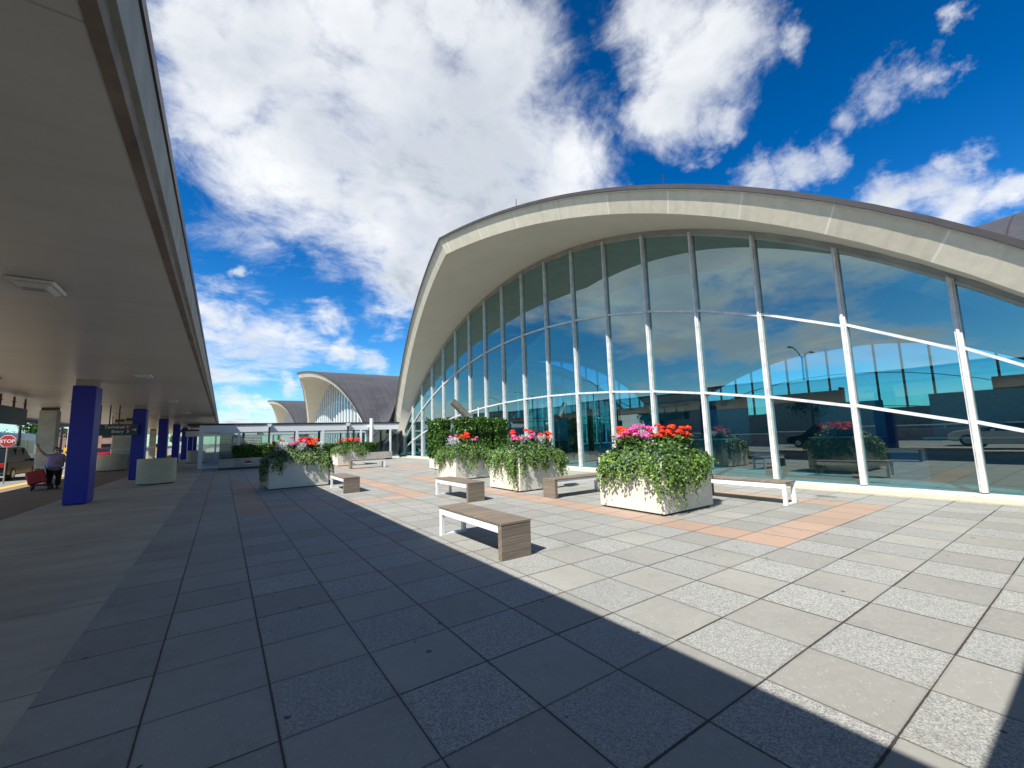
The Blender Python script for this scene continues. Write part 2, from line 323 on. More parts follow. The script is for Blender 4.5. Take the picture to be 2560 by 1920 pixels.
# ---------------------------------------------------------------- mesh helpers
class MB:
    def __init__(s): s.v = []; s.f = []; s.uv = None
    def add(s, v, f):
        b = len(s.v); s.v += [tuple(q) for q in v]; s.f += [tuple(i+b for i in q) for q in f]; return s
    def box(s, x0, x1, y0, y1, z0, z1):
        return s.add([(x0,y0,z0),(x1,y0,z0),(x1,y1,z0),(x0,y1,z0),(x0,y0,z1),(x1,y0,z1),(x1,y1,z1),(x0,y1,z1)],
                     [(0,3,2,1),(4,5,6,7),(0,1,5,4),(1,2,6,5),(2,3,7,6),(3,0,4,7)])
    def cyl(s, p0, p1, r0, r1=None, n=16, cap=True):
        r1 = r0 if r1 is None else r1
        p0 = Vector(p0); p1 = Vector(p1); a = (p1-p0).normalized()
        t = Vector((1,0,0)) if abs(a.x) < .9 else Vector((0,1,0)); e1 = a.cross(t).normalized(); e2 = a.cross(e1)
        v = []
        for p, r in ((p0, r0), (p1, r1)):
            for i in range(n):
                q = 2*math.pi*i/n; v.append(p + e1*(r*math.cos(q)) + e2*(r*math.sin(q)))
        f = [(i, (i+1) % n, n+(i+1) % n, n+i) for i in range(n)]
        if cap: f += [tuple(range(n-1, -1, -1)), tuple(range(n, 2*n))]
        return s.add(v, f)
    def sphere(s, c, r, nu=14, nv=8, sq=(1,1,1)):
        v = []; f = []
        for j in range(nv+1):
            for i in range(nu):
                a = math.pi*j/nv; b = 2*math.pi*i/nu
                v.append((c[0]+r*sq[0]*math.sin(a)*math.cos(b), c[1]+r*sq[1]*math.sin(a)*math.sin(b), c[2]+r*sq[2]*math.cos(a)))
        for j in range(nv):
            for i in range(nu): f.append((j*nu+i, (j+1)*nu+i, (j+1)*nu+(i+1) % nu, j*nu+(i+1) % nu))
        return s.add(v, f)
    def extr(s, poly, axis, a0, a1):      # 2-D polygon extruded along an axis
        def P(q, a): return {0: (a, q[0], q[1]), 1: (q[0], a, q[1]), 2: (q[0], q[1], a)}[axis]
        n = len(poly); v = [P(q, a0) for q in poly] + [P(q, a1) for q in poly]
        return s.add(v, [(i, (i+1) % n, n+(i+1) % n, n+i) for i in range(n)] + [tuple(range(n-1,-1,-1)), tuple(range(n, 2*n))])
    def build(s, name, mat, parent=None, bevel=0., smooth=False, uv=None, recalc=True):
        me = bpy.data.meshes.new(name); me.from_pydata(s.v, [], s.f); me.update()
        if recalc:
            import bmesh
            bm = bmesh.new(); bm.from_mesh(me); bmesh.ops.recalc_face_normals(bm, faces=bm.faces); bm.to_mesh(me); bm.free()
        if uv is not None:
            l = me.uv_layers.new(name='UVMap')
            for lp in me.loops: l.data[lp.index].uv = uv[lp.vertex_index]
        if smooth:
            for q in me.polygons: q.use_smooth = True
        me.materials.append(mat)
        o = bpy.data.objects.new(name, me); col.objects.link(o)
        if parent is not None: o.parent = parent
        if bevel:
            b = o.modifiers.new('bevel', 'BEVEL'); b.width = bevel; b.segments = 2; b.limit_method = 'ANGLE'
        if smooth:
            try:
                me.set_sharp_from_angle(angle=R(35))
            except Exception: pass
        return o
def box(name, mat, x0, x1, y0, y1, z0, z1, parent=None, bevel=0.):
    return MB().box(x0, x1, y0, y1, z0, z1).build(name, mat, parent, bevel)
def tag(o, label=None, cat=None, group=None, kind=None):
    if label: o['label'] = label
    if cat: o['category'] = cat
    if group: o['group'] = group
    if kind: o['kind'] = kind
    return o
def thing(name, label, cat, loc=(0,0,0), rz=0., group=None):
    o = bpy.data.objects.new(name, None); o.empty_display_size = .2; col.objects.link(o); o.location = loc; o.rotation_euler = (0,0,rz)
    return tag(o, label, cat, group)
def copy_tree(o, parent=None):
    c = o.copy(); col.objects.link(c)
    if parent is not None: c.parent = parent
    for ch in list(o.children): copy_tree(ch, c)
    return c
def text(name, s, size, mat, parent, loc, rot, align='LEFT', depth=.004, xs=1.0):
    cu_ = bpy.data.curves.new(name, 'FONT'); cu_.body = s; cu_.size = size; cu_.align_x = align; cu_.extrude = depth; cu_.offset = size*.012
    t = bpy.data.objects.new(name, cu_); col.objects.link(t)
    dg = bpy.context.evaluated_depsgraph_get(); me = bpy.data.meshes.new_from_object(t.evaluated_get(dg)); me.name = name
    bpy.data.objects.remove(t)
    me.materials.clear(); me.materials.append(mat)
    o = bpy.data.objects.new(name, me); col.objects.link(o); o.location = loc; o.rotation_euler = rot; o.scale = (xs, 1, 1); o.parent = parent
    return o

# ---------------------------------------------------------------- ground
tag(box('ground', M_ground, -1500, 1500, -1500, 1500, -1.2, -.17), kind='structure')
tag(box('road', M_asph, -24, -7.32, -120, 400, -.6, -.15), kind='structure')
tag(box('plaza_paving', M_pave, -.87, 11.5, -30, 33.5, -.6, 0), kind='structure')
tag(box('walkway_far', M_walk, -.87, 60, 33.5, 200, -.6, -.001), kind='structure')
tag(box('walkway', M_walk, -3.85, -.872, -60, 200, -.6, -.002), kind='structure')
tag(box('sidewalk', M_brownpave, -7.0, -3.852, -60, 200, -.6, -.004), kind='structure')
cb = box('kerb', M_yellow, -7.32, -7.0, -60, 200, -.6, 0, bevel=.02); tag(cb, kind='structure')
mk = MB()
for k in range(30): mk.box(-13.6, -13.48, -20+k*9, -17+k*9, -.15, -.146)
tag(mk.build('lane_markings', M_white), kind='structure')

# ---------------------------------------------------------------- terminal vaults
def Redge(u): return 27.0 if u >= 0 else 25.4 - .135*max(-u-5, 0)
ZC = 10.22
def arc(u, Rr): return ZC - (Rr - math.sqrt(max(Rr*Rr - u*u, 0)))
GLR = 22.8
def gz(u): return 9.62 - (GLR - math.sqrt(max(GLR*GLR - u*u, 0)))
WX = 12.2
def vault(cy, label, detail=2, sgrp=None):
    """one groin-vaulted hall; its street wall lies at x = WX and is centred on y = cy"""
    T = thing('terminal_hall', label, 'terminal building', (0, 0, 0), group=sgrp)
    CX = WX + 18.7
    # --- side builder: local frame (a = outwards, u = along the wall)
    def side(P, nseg, over, ra, full):
        us = [20.3*(-1 + 2*i/nseg) for i in range(nseg+1)]
        top = []; bot = []; inn = []; uvf = []; s_ = 0
        for i, u in enumerate(us):
            Rr = Redge(u) if ra else 25.5
            k = min(1., abs(u)/19.3); a = over*(1-k) + .2
            z = arc(u, Rr); t = .58; sl = u/Rr; cs = math.sqrt(1-sl*sl)
            top.append((a, u, z-.10)); bot.append((a-.27, u-t*sl, z-.10-t*cs))
            uw = u*18.55/20.3; inn.append((-.22, uw, gz(uw)+.16))
            if i: s_ += math.hypot(us[i]-us[i-1], top[i][2]-top[i-1][2])
            uvf.append(s_)
        # fascia
        mb = MB(); V = []; UV = []
        for i in range(len(us)): V += [P(*top[i]), P(*bot[i])]; UV += [(uvf[i], 0), (uvf[i], .6)]
        b_in = [P(b[0]-.12, b[1], b[2]+.02) for b in bot]
        mb.add(V, [(2*i, 2*i+1, 2*i+3, 2*i+2) for i in range(len(us)-1)])
        # pointed foot at both ends
        f = mb.build('fascia', M_fascia, T, uv=UV, smooth=False, recalc=False)
        # soffit
        mb = MB(); V = []
        for i in range(len(us)): V += [P(*bot[i]), P(*inn[i])]
        mb.add(V, [(2*i, 2*i+1, 2*i+3, 2*i+2) for i in range(len(us)-1)])
        mb.build('soffit', M_soffit, T, smooth=True, recalc=False)
        # dark cap with a thin pale drip edge
        mb = MB()
        for i in range(len(us)-1):
            q = []
            for j in (i, i+1):
                a, u, z = top[j]; Rr = Redge(u) if ra else 25.5; sl = u/Rr; cs = math.sqrt(1-sl*sl)
                q += [P(a+.07, u, z), P(a+.07, u+.11*sl, z+.11*cs), P(a-.14, u+.13*sl, z+.13*cs), P(a-.02, u, z)]
            mb.add(q, [(0,4,5,1), (1,5,6,2), (0,3,7,4)])
        mb.build('roof_cap', M_brown, T, recalc=False)
        mb = MB()
        for i in range(len(us)-1):
            q = []
            for j in (i, i+1):
                a, u, z = top[j]; q += [P(a+.035, u, z-.002), P(a+.035, u, z-.035), P(a+.004, u, z-.035), P(a+.004, u, z-.002)]
            mb.add(q, [(0,4,5,1), (1,5,6,2)])
        mb.build('drip_edge', M_cream, T, recalc=False)
        return us, top
    sides = [(lambda a, u, z: (WX - a, cy + u, z), 4.44, True, True), (lambda a, u, z: (CX + u, cy + 18.7 + a, z), .9, False, False),
             (lambda a, u, z: (CX + 18.7 + a, cy + u, z), 4.44, False, False), (lambda a, u, z: (CX + u, cy - 18.7 - a, z), .9, False, False)]
    edges = []
    for P, ov, ra, fl in sides: edges.append((P,) + side(P, 56, ov, ra, fl))
    # roof: two crossing barrels, and the tongues out to the shell edges
    G = 56; A = 19.5; V = []; F = []; UV = []
    gs = [A*(-1+2*i/G) for i in range(G+1)]
    for a in gs:
        for b in gs:
            zu = arc(b, Redge(b) if a < 0 else 25.5); zv = arc(a, 25.5) - .28*min(1., 3.*(1-abs(b)/A))
            V.append((CX + a, cy + b, max(zu, zv, .2)+.02))
            UV.append((b, a) if zu >= zv else (a, b))
    for i in range(G):
        for j in range(G): F.append((i*(G+1)+j, (i+1)*(G+1)+j, (i+1)*(G+1)+j+1, i*(G+1)+j+1))
    for k, (P, us, top) in enumerate(edges):
        b0 = len(V)
        for u, t in zip(us, top):
            Rr = (Redge(u) if sides[k][2] else 25.5); sl = u/Rr; cs = math.sqrt(1-sl*sl)
            for a in (t[0]-.12, -.9): V.append(P(a, u+.12*sl, arc(u, Rr)-.10+.12*cs)); UV.append((u, a))
        for i in range(len(us)-1): F.append((b0+2*i, b0+2*i+1, b0+2*i+3, b0+2*i+2))
    mb = MB(); mb.add(V, F); mb.build('roof', M_roof, T, uv=UV, recalc=False, smooth=True)
    # inner ceiling
    V = []; F = []; G2 = 40; A2 = 18.4
    gs = [A2*(-1+2*i/G2) for i in range(G2+1)]
    for a in gs:
        for b in gs: V.append((CX+a, cy+b, max(gz(b), gz(a))+.12))
    for i in range(G2):
        for j in range(G2): F.append((i*(G2+1)+j, (i+1)*(G2+1)+j, (i+1)*(G2+1)+j+1, i*(G2+1)+j+1))
    MB().add(V, F).build('ceiling', M_ceilin, T, recalc=False, smooth=True)
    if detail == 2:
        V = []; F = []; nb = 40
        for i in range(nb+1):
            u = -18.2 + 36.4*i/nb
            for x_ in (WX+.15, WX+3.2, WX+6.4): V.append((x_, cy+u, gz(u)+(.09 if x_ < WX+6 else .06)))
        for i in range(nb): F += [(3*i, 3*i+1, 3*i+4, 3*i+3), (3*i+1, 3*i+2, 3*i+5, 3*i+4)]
        MB().add(V, F).build('ceiling_shade_band', M_greycol, T, recalc=False, smooth=True)  # darker sheet below the ceiling, coloured to stand in for its unlit front zone
    box('floor', M_interior, WX+.3, CX+18.4, cy-18.4, cy+18.4, -.5, .02, T)
    # --- glazing of the four sides
    def glaze(P, step, off, det, gm, mm, mw=.045):
        ys = []
        k = -40
        while k < 40:
            u = off + k*step
            if -18.5 < u < 18.5 and gz(u) > .5: ys.append(u)
            k += 1
        def bar(mb, u0, u1, h0a, h1a, h0b, h1b, a0, a1):
            q = [P(a0,u0,h0a),P(a1,u0,h0a),P(a1,u0,h1a),P(a0,u0,h1a),P(a0,u1,h0b),P(a1,u1,h0b),P(a1,u1,h1b),P(a0,u1,h1b)]
            mb.add(q, [(0,1,2,3),(4,7,6,5),(0,4,5,1),(3,2,6,7),(1,5,6,2),(0,3,7,4)])
        # mullions
        allm = MB()
        for u in ys:
            z0, z1 = gz(u-mw)+.02, gz(u+mw)+.02
            mb = MB() if det else allm
            bar(mb, u-mw, u+mw, .12, z0, .12, z1, -.12, .10)
            if det: bar(mb, u-mw*.45, u+mw*.45, .12, z0-.02, .12, z1-.02, .10, .135); mb.build('mullion', mm, T)
        if not det: allm.build('mullion_frame', mm, T)
        ends = [-18.5] + ys + [18.5]
        tr = MB()
        for fr_ in (1/3., 2/3.):
            for a, b in zip(ends[:-1], ends[1:]):
                ha, hb = gz(a)*fr_, gz(b)*fr_
                if min(ha, hb) < .25: continue
                if det:
                    m1 = MB(); bar(m1, a+mw, b-mw, ha-.035, ha+.035, hb-.035, hb+.035, -.05, .07); m1.build('transom', mm, T)
                else: bar(tr, a+mw, b-mw, ha-.03, ha+.03, hb-.03, hb+.03, -.05, .06)
        if not det and tr.v: tr.build('transom_frame', mm, T)
        # sill and curved head
        sl = MB(); bar(sl, -18.6, 18.6, .0, .10, .0, .10, -.14, .14); sl.build('sill', mm, T)
        hd = MB(); uu = [-18.5+37*i/60 for i in range(61)]
        for a, b in zip(uu[:-1], uu[1:]):
            bar(hd, a, b, gz(a)-.02, gz(a)+.17, gz(b)-.02, gz(b)+.17, -.14, .03)
            if det: bar(hd, a, b, gz(a)-.09, gz(a)-.02, gz(b)-.09, gz(b)-.02, -.06, .07)
        hd.build('head_frame', M_greycol if det else mm, T)
        # panes
        pn = MB()
        for a, b in zip(ends[:-1], ends[1:]):
            for lo, hi in ((0, 1/3.), (1/3., 2/3.), (2/3., 1)):
                n_ = 4; q = []
                for i in range(n_+1):
                    u = a+mw+(b-a-2*mw)*i/n_; q.append((u, max(.12, gz(u)*lo if lo else .12), gz(u)*hi))
                if q[n_//2][2]-q[n_//2][1] < .12: continue
                mb = MB() if det else pn
                if det:
                    # each pane is set a hair off true, as real glazing is
                    tx, ty = random.uniform(-.006, .006), random.uniform(-.006, .006)
                else: tx = ty = 0
                um = (a+b)/2; zm = q[n_//2][1]
                V = []
                for u, z0, z1 in q: V += [P((u-um)*tx+(z0-zm)*ty, u, z0), P((u-um)*tx+(z1-zm)*ty, u, z1)]
                mb.add(V, [(2*i, 2*i+2, 2*i+3, 2*i+1) for i in range(n_)])
                if det: mb.build('window_pane', gm, T, recalc=False)
        if not det and pn.v: pn.build('glazing', gm, T, recalc=False)
    if detail == 2:
        glaze(sides[0][0], 1.853, 1.69+8*1.853-16.2, True, M_glass, M_mull, .055)
    else:
        glaze(sides[0][0], 1.5, 0, False, M_glass3, M_white, .11)
    glaze(sides[1][0], 1.85, 0, False, M_glass, M_mull); glaze(sides[2][0], 1.85, 0, False, M_glass2, M_dark, .07); glaze(sides[3][0], 1.85, 0, False, M_glass, M_mull)
    return T
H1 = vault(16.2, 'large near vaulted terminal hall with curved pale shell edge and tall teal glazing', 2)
H2 = vault(59.6, 'middle vaulted hall beyond the white glazed passage, dark seamed roof', 1)
H3 = vault(103., 'farthest small-looking vaulted hall behind the other two', 1)
# lightning rods on the shell ridge of hall one
for y, lab in ((6.55, 'thin lightning rod on the roof edge right of the crown'), (11.9, 'thin lightning rod on the roof edge left of the crown')):
    u = y-16.2; k = abs(u)/19.3; z = arc(u, Redge(u))
    r_ = MB().cyl((WX-4.44*(1-k)-.1, y, z), (WX-4.44*(1-k)-.1, y, z+.38), .012, n=6).build('lightning_rod', M_dark)
    tag(r_, lab, 'lightning rod')
# pale kerb in front of the glass
tag(box('kerb_strip', M_curbstone, 11.5, 12.04, -30, 36.5, -.6, .03, bevel=.01), kind='structure')
DR = thing('drain_cover', 'small dark drain cover in the paving near the glass, right of the far bench leg', 'drain cover', (10.55, 3.75, .001)); MB().box(-.13,.13,-.2,.2,0,.006).build('plate', M_greycol, DR)
for k in range(6): MB().box(-.1,.1,-.17+k*.06,-.145+k*.06,.006,.008).build('slot', M_black, DR)
# inside the near hall: counters, partitions, columns
def inside(name, label, cat, parts, group=None):
    T = thing(name, label, cat, group=group)
    for nm, mat, bx in parts: box(nm, mat, *bx, parent=T, bevel=.01)
for i, (y, x) in enumerate([(1.2, 15.6), (4.6, 17.5), (8.6, 16.5), (13.5, 17.5), (19.5, 16.5), (25.0, 17.0)]):
    inside('service_counter', ['first','second','third','fourth','fifth','sixth'][i]+' dark counter with turquoise back panel inside the glass, counted from the right', 'counter',
           [('cabinet', M_counter, (x, x+.7, y, y+1.9, .02, 1.05)), ('worktop', M_white, (x-.05, x+.75, y-.05, y+1.95, 1.05, 1.09)), ('back_panel', M_turq, (x+1.0, x+1.06, y, y+1.9, .02, 2.3))], 'counters inside the near hall')
for i, y in enumerate([-.5, 6.4, 10.6, 16.0, 22.2, 28.0]):
    inside('partition', ['first','second','third','fourth','fifth','sixth'][i]+' tall dark teal partition inside the near hall, counted from the right', 'partition',
           [('panel', M_counter, (20.5, 20.75, y, y+2.8, .02, 2.9)), ('frame', M_dark, (20.42, 20.83, y-.08, y, .02, 3.0))], 'partitions inside the near hall')
b_ = box('seat', M_redint, 13.6, 14.0, 3.9, 6.4, .36, .46); T = thing('red_seat', 'long red bench seat inside behind the glass', 'bench'); b_.parent = T
for y in (3.95, 6.1): box('leg', M_redint, 13.62, 13.98, y, y+.25, .02, .36, T)
for y in (-1.5, 12, 24):
    for x in (24., 37.):
        c_ = MB().cyl((x, y, .02), (x, y, 3.3), .22, n=20).build('interior_column', M_counter, smooth=True); tag(c_, 'round dark column deep inside the near hall', 'column', 'columns inside the near hall')
w_ = thing('back_partition', 'long dark partition wall deep inside the near hall', 'wall'); box('panel', M_counter, 42, 42.3, -1, 33, .02, 2.6, w_); box('coping', M_greycol, 41.95, 42.35, -1, 33, 2.6, 2.68, w_)

# ---------------------------------------------------------------- drop-off canopy
CN = thing('canopy', 'long concrete drop-off canopy with pale soffit along the roadside', 'canopy')
mb = MB()
ys = [-40+i*2. for i in range(66)]
prof = [(-.51, 3.33), (-1.2, 3.335), (-2.6, 3.345), (-5.0, 3.38), (-7.4, 3.30), (-8.75, 3.18)]
V = []; F = []
for y in ys:
    for x, z in prof: V.append((x, y, z))
for i in range(len(ys)-1):
    for j in range(len(prof)-1): a = i*6+j; F.append((a, a+6, a+7, a+1))
mt_, n = newmat('canopy_soffit')
px, py, pz = n.sep(n.pos())
gx = n.math('ABSOLUTE', n.math('SUBTRACT', n.math('FRACT', n.math('DIVIDE', py, 4.7)), .5)); gy = n.math('ABSOLUTE', n.math('SUBTRACT', n.math('FRACT', n.math('DIVIDE', n.math('ADD', px, .5), 2.8)), .5))
f = n.noise(n.pos(), .5, 5, .6); st_ = n.noise(n.comb(n.math('MULTIPLY', px, .5), n.math('MULTIPLY', py, 3.2), 0.), 1.3, 6, .65)
c = n.mix(n.mr(f, .3, .7), (.58, .555, .49), (.67, .645, .58)); c = n.mix(n.mr(st_, .45, .75, 0, .4), c, (.50, .465, .39))
rust = n.mr(n.noise(n.pos(), 1.9, 5, .7), .70, .76, 0., .5); c = n.mix(rust, c, (.35, .28, .2))
c = n.mix(n.math('MULTIPLY', n.math('LESS_THAN', gx, .0018), .5), c, (.3, .27, .23)); c = n.mix(n.math('MULTIPLY', n.math('LESS_THAN', gy, .002), .3), c, (.35, .32, .27))
n.l.new(c, n.b.inputs['Base Color']); n.b.inputs['Roughness'].default_value = .33; n.b.inputs['Specular IOR Level'].default_value = .6; n.l.new(n.bump(n.noise(n.pos(), 3, 4, .5), .08, .01), n.b.inputs['Normal'])
mb.add(V, F); mb.build('soffit', mt_, CN, recalc=False, smooth=True)
mt = MB()
mt.box(-.57, -.505, -40, 90, 3.325, 3.45); mt.build('edge_lip', simple('lip', (.22, .17, .13), .85, var=.2, scale=3), CN)
MB().box(-.56, -.47, -40, 90, 3.45, 3.84).build('fascia', M_conc, CN)
MB().box(-.62, -.455, -40, 90, 3.84, 3.94).build('edge_cap', M_dark, CN)
MB().box(-.7, -.47, -40, 90, 3.94, 3.975).build('flashing', M_white, CN)
MB().box(-8.8, -.56, -40, 90, 3.47, 3.80).build('roof_deck', M_conc, CN)
MB().box(-8.86, -8.75, -40, 90, 3.12, 3.88).build('road_fascia', M_conc, CN)
# blue lettered band on the road side of the canopy
box('sign_band', simple('band_blue', (.01, .05, .42), .5), -8.90, -8.87, 30, 42, 2.95, 3.2, CN)
text('lettering', 'r Ca', .22, M_white, CN, (-8.84, 36.9, 3.0), (R(90), 0, R(90)))
# blue square columns
ROW = ['nearest', 'second', 'third', 'fourth', 'fifth', 'sixth', 'seventh']
def bluecol(y, label):
    T = thing('blue_column', label, 'column', (-3.16, y, 0), group='blue canopy columns')
    MB().box(-.235, .235, -.36, .36, .03, 3.17).build('cladding', M_blue, T, bevel=.02)
    MB().box(-.21, .21, -.33, .33, 0, .03).build('base', M_dark, T)
    MB().box(-.19, .19, -.30, .30, 3.17, 3.36).build('concrete_head', M_conc, T)
    return T
for k in range(7): bluecol(16.25+9.35*k, ROW[k]+' blue column of the row under the canopy, counted from the camera')
for k in (-1, -2): bluecol(16.25+9.35*k, ('blue canopy column just outside the left of the view' if k == -1 else 'blue canopy column behind the viewer'))
def greycol(x, y, label, w=.30, dp=.30):
    T = thing('metal_column', label, 'column', (x, y, 0), group='metal clad roadside columns')
    MB().box(-w, w, -dp, dp, 0, .16).build('plinth', M_conc, T, bevel=.01)
    MB().box(-w+.02, w-.02, -dp+.02, dp-.02, .16, 1.27).build('lower_cladding', M_greycol, T, bevel=.015)
    MB().box(-w, w, -dp, dp, 1.27, 1.31).build('trim_band', M_lens, T)
    MB().box(-w+.02, w-.02, -dp+.02, dp-.02, 1.31, 3.2).build('upper_cladding', M_greycol, T, bevel=.015)
    MB().box(-w+.06, w-.06, -dp+.06, dp-.06, 3.2, 3.36).build('head', M_brown, T)
greycol(-6.5, 27.5, 'metal clad column beside the waving woman')
greycol(-5.95, 39.5, 'metal clad column just behind the round planter at the road')
greycol(-5.2, 38.2, 'metal clad column right of the round roadside planter')
greycol(-6.6, 52, 'metal clad column between the second and third blue columns')
greycol(-6.6, 63, 'metal clad column between the third and fourth blue columns')
# ceiling lights
def clight(x, y, z, label):
    T = thing('ceiling_light', label, 'ceiling light', (x, y, z), group='lights on the canopy soffit')
    mb = MB(); mb.extr([(-.19, 0), (.19, 0), (.17, -.03), (-.17, -.03)], 1, -.24, .24); mb.build('housing', M_lens, T)
    mb = MB(); q = [(-.15,-.2,-.031),(.15,-.2,-.031),(.15,.2,-.031),(-.15,.2,-.031),(-.11,-.16,-.07),(.11,-.16,-.07),(.11,.16,-.07),(-.11,.16,-.07)]
    mb.add(q, [(0,4,5,1),(1,5,6,2),(2,6,7,3),(3,7,4,0),(4,7,6,5)]); mb.build('diffuser', M_lens, T)
    mb = MB(); mb.box(-.09, .09, -.12, -.02, -.076, -.069); mb.build('panel', M_greycol, T)
LIT = ['nearest', 'second', 'third', 'fourth', 'fifth', 'sixth']
for k, y in enumerate([6.75, 14.4, 22.4, 30.6, 39.0, 47.5]): clight(-1.80, y, 3.33, LIT[k]+' ceiling light near the plaza edge of the canopy')
for k, y in enumerate([8.0, 16.2, 24.2, 32.5, 41.0]): clight(-5.0, y, 3.36, LIT[k]+' ceiling light over the middle of the canopy walk')
# signs hung from the canopy
S1 = thing('hanging_sign', 'dark teal sign board hanging at the left edge of the view', 'sign', (-6.0, 0, 0))
box('board', M_teal, -.06, .06, 19.4, 22.65, 2.36, 2.95, S1, .01)
for y in (20.5, 21.6, 22.6):
    MB().box(-.025, .025, y-.025, y+.025, 2.95, 3.32).build('hanger', M_dark, S1); MB().box(-.02, .02, y-.16, y+.16, 3.13, 3.15).build('cross_bar', M_dark, S1)
S2 = thing('hanging_sign', 'hanging sign reading Terminal 1 Entry 5 beside the nearest blue column', 'sign', (0, 25.0, 0))
box('board', M_teal, -4.6, -3.15, -.06, .06, 1.98, 2.47, S2, .01)
for x in (-4.4, -4.1, -3.8): MB().box(x-.02, x+.02, -.02, .02, 2.47, 3.3).build('hanger', M_dark, S2)
text('lettering', 'Terminal', .18, M_lens, S2, (-3.92, -.062, 2.285), (R(90), 0, 0), 'CENTER')
text('lettering', 'Entry  5', .18, M_lens, S2, (-3.72, -.062, 2.09), (R(90), 0, 0), 'CENTER')
box('number_tile', M_carred, -3.58, -3.42, -.064, -.055, 2.28, 2.42, S2)
text('lettering', '1', .14, M_lens, S2, (-3.5, -.066, 2.3), (R(90), 0, 0), 'CENTER')
mb = MB(); mb.add([(-3.34,-.064,2.24),(-3.24,-.064,2.24),(-3.24,-.064,2.3),(-3.19,-.064,2.22),(-3.24,-.064,2.14),(-3.24,-.064,2.2),(-3.34,-.064,2.2)], [(0,1,2,3,4,5,6)]); mb.build('arrow', M_lens, S2, recalc=False)
S3 = thing('hanging_sign', 'small teal sign hanging behind the Terminal 1 sign', 'sign', (0, 33.0, 0))
box('board', M_teal, -6.0, -4.5, -.05, .05, 2.2, 2.48, S3, .01); box('hanger', M_dark, -5.3, -5.26, -.02, .02, 2.48, 3.3, S3)
# round olive planters
def roundp(x, y, r, h, label):
    T = thing('round_planter', label, 'planter', (x, y, 0), group='round olive planters')
    MB().cyl((0,0,0), (0,0,.05), r-.06, n=40).build('plinth', M_dark, T)
    mb = MB(); n_ = 48; V = []; F = []
    for rr, z in ((r, .05), (r, h), (r-.06, h), (r-.06, h-.12)):
        for i in range(n_): a = 2*math.pi*i/n_; V.append((rr*math.cos(a), rr*math.sin(a), z))
    for k in range(3):
        for i in range(n_): F.append((k*n_+i, k*n_+(i+1) % n_, (k+1)*n_+(i+1) % n_, (k+1)*n_+i))
    mb.add(V, F); mb.build('drum', M_olive, T, smooth=True)
    MB().cyl((0,0,h-.16), (0,0,h-.115), r-.061, n=40).build('soil', M_soil, T)
    return T
roundp(-2.1, 21.85, .61, .98, 'round olive planter in front of the second blue column')
roundp(-5.72, 36.4, .73, 1.0, 'round olive planter by the roadside left of the second blue column')
roundp(-1.72, 42.5, .6, .98, 'distant round olive planter near the white passage post')
# ---------------------------------------------------------------- leaf meshes
def leaf_obj(name, P, Nrm, Tip, size, colors, mat, parent=None, shape='ivy', fold=.25):
    """P,Nrm,Tip: (n,3) arrays; builds one mesh with a colour per leaf"""
    n_ = len(P)
    if shape == 'ivy':
        sh = np.array([(0,-.42,0),(.42,-.30,-1),(.52,.05,-1),(.2,.1,-.3),(0,.62,-.6),(-.2,.1,-.3),(-.52,.05,-1),(-.42,-.30,-1)]); fc = [(0,1,2,3),(0,3,4),(0,4,5),(0,5,6,7)]
    elif shape == 'blade':
        sh = np.array([(-.16,-.5,0),(.16,-.5,0),(.1,.25,-.3),(0,.55,-.6),(-.1,.25,-.3)]); fc = [(0,1,2,3,4)]
    elif shape == 'round':
        sh = np.array([(-.2,-.45,0),(.2,-.45,0),(.5,0,-.4),(.28,.42,-.4),(-.28,.42,-.4),(-.5,0,-.4)]); fc = [(0,1,2,3,4,5)]
    elif shape == 'quad':
        sh = np.array([(-.5,-.5,0),(.5,-.5,0),(.5,.5,0),(-.5,.5,0)]); fc = [(0,1,2,3)]
    Nrm = Nrm/np.linalg.norm(Nrm, axis=1, keepdims=True)
    Tip = Tip - (Tip*Nrm).sum(1, keepdims=True)*Nrm; Tip /= (np.linalg.norm(Tip, axis=1, keepdims=True)+1e-9)
    Sd = np.cross(Tip, Nrm)
    k = len(sh)
    Vt = (P[:,None,:] + size[:,None,None]*(sh[None,:,0:1]*Sd[:,None,:] + sh[None,:,1:2]*Tip[:,None,:] + fold*sh[None,:,2:3]*Nrm[:,None,:]*.5)).reshape(-1,3)
    nl = [len(f) for f in fc]; lt = np.concatenate([np.array(f) for f in fc])
    loops = (np.arange(n_)[:,None]*k + lt[None,:]).ravel()
    ltot = np.tile(np.array(nl), n_); lst = np.concatenate([[0], np.cumsum(ltot)[:-1]])
    me = bpy.data.meshes.new(name); me.vertices.add(len(Vt)); me.vertices.foreach_set('co', Vt.astype(np.float32).ravel())
    me.loops.add(len(loops)); me.loops.foreach_set('vertex_index', loops.astype(np.int32))
    me.polygons.add(len(ltot)); me.polygons.foreach_set('loop_start', lst.astype(np.int32)); me.polygons.foreach_set('loop_total', ltot.astype(np.int32))
    me.update(); me.validate()
    ca = me.color_attributes.new('leafcol', 'FLOAT_COLOR', 'POINT')
    cc_ = np.concatenate([np.repeat(colors, k, axis=0), np.ones((n_*k,1))], 1); ca.data.foreach_set('color', cc_.astype(np.float32).ravel())
    me.materials.append(mat); o = bpy.data.objects.new(name, me); col.objects.link(o)
    if parent is not None: o.parent = parent
    return o
def pick(pal, n_, jit=.2):
    pal = np.array(pal); i = rng.integers(0, len(pal), n_); return np.clip(pal[i]*(1+rng.normal(0, jit, (n_,1))), .002, 1)
IVY = [(.030,.078,.016),(.042,.10,.020),(.062,.135,.022),(.020,.052,.018),(.05,.09,.028),(.11,.19,.028)]
IVYL = [(.14,.26,.03),(.19,.31,.04),(.09,.20,.025)]
GREY = [(.14,.20,.10),(.10,.16,.08),(.2,.26,.15)]
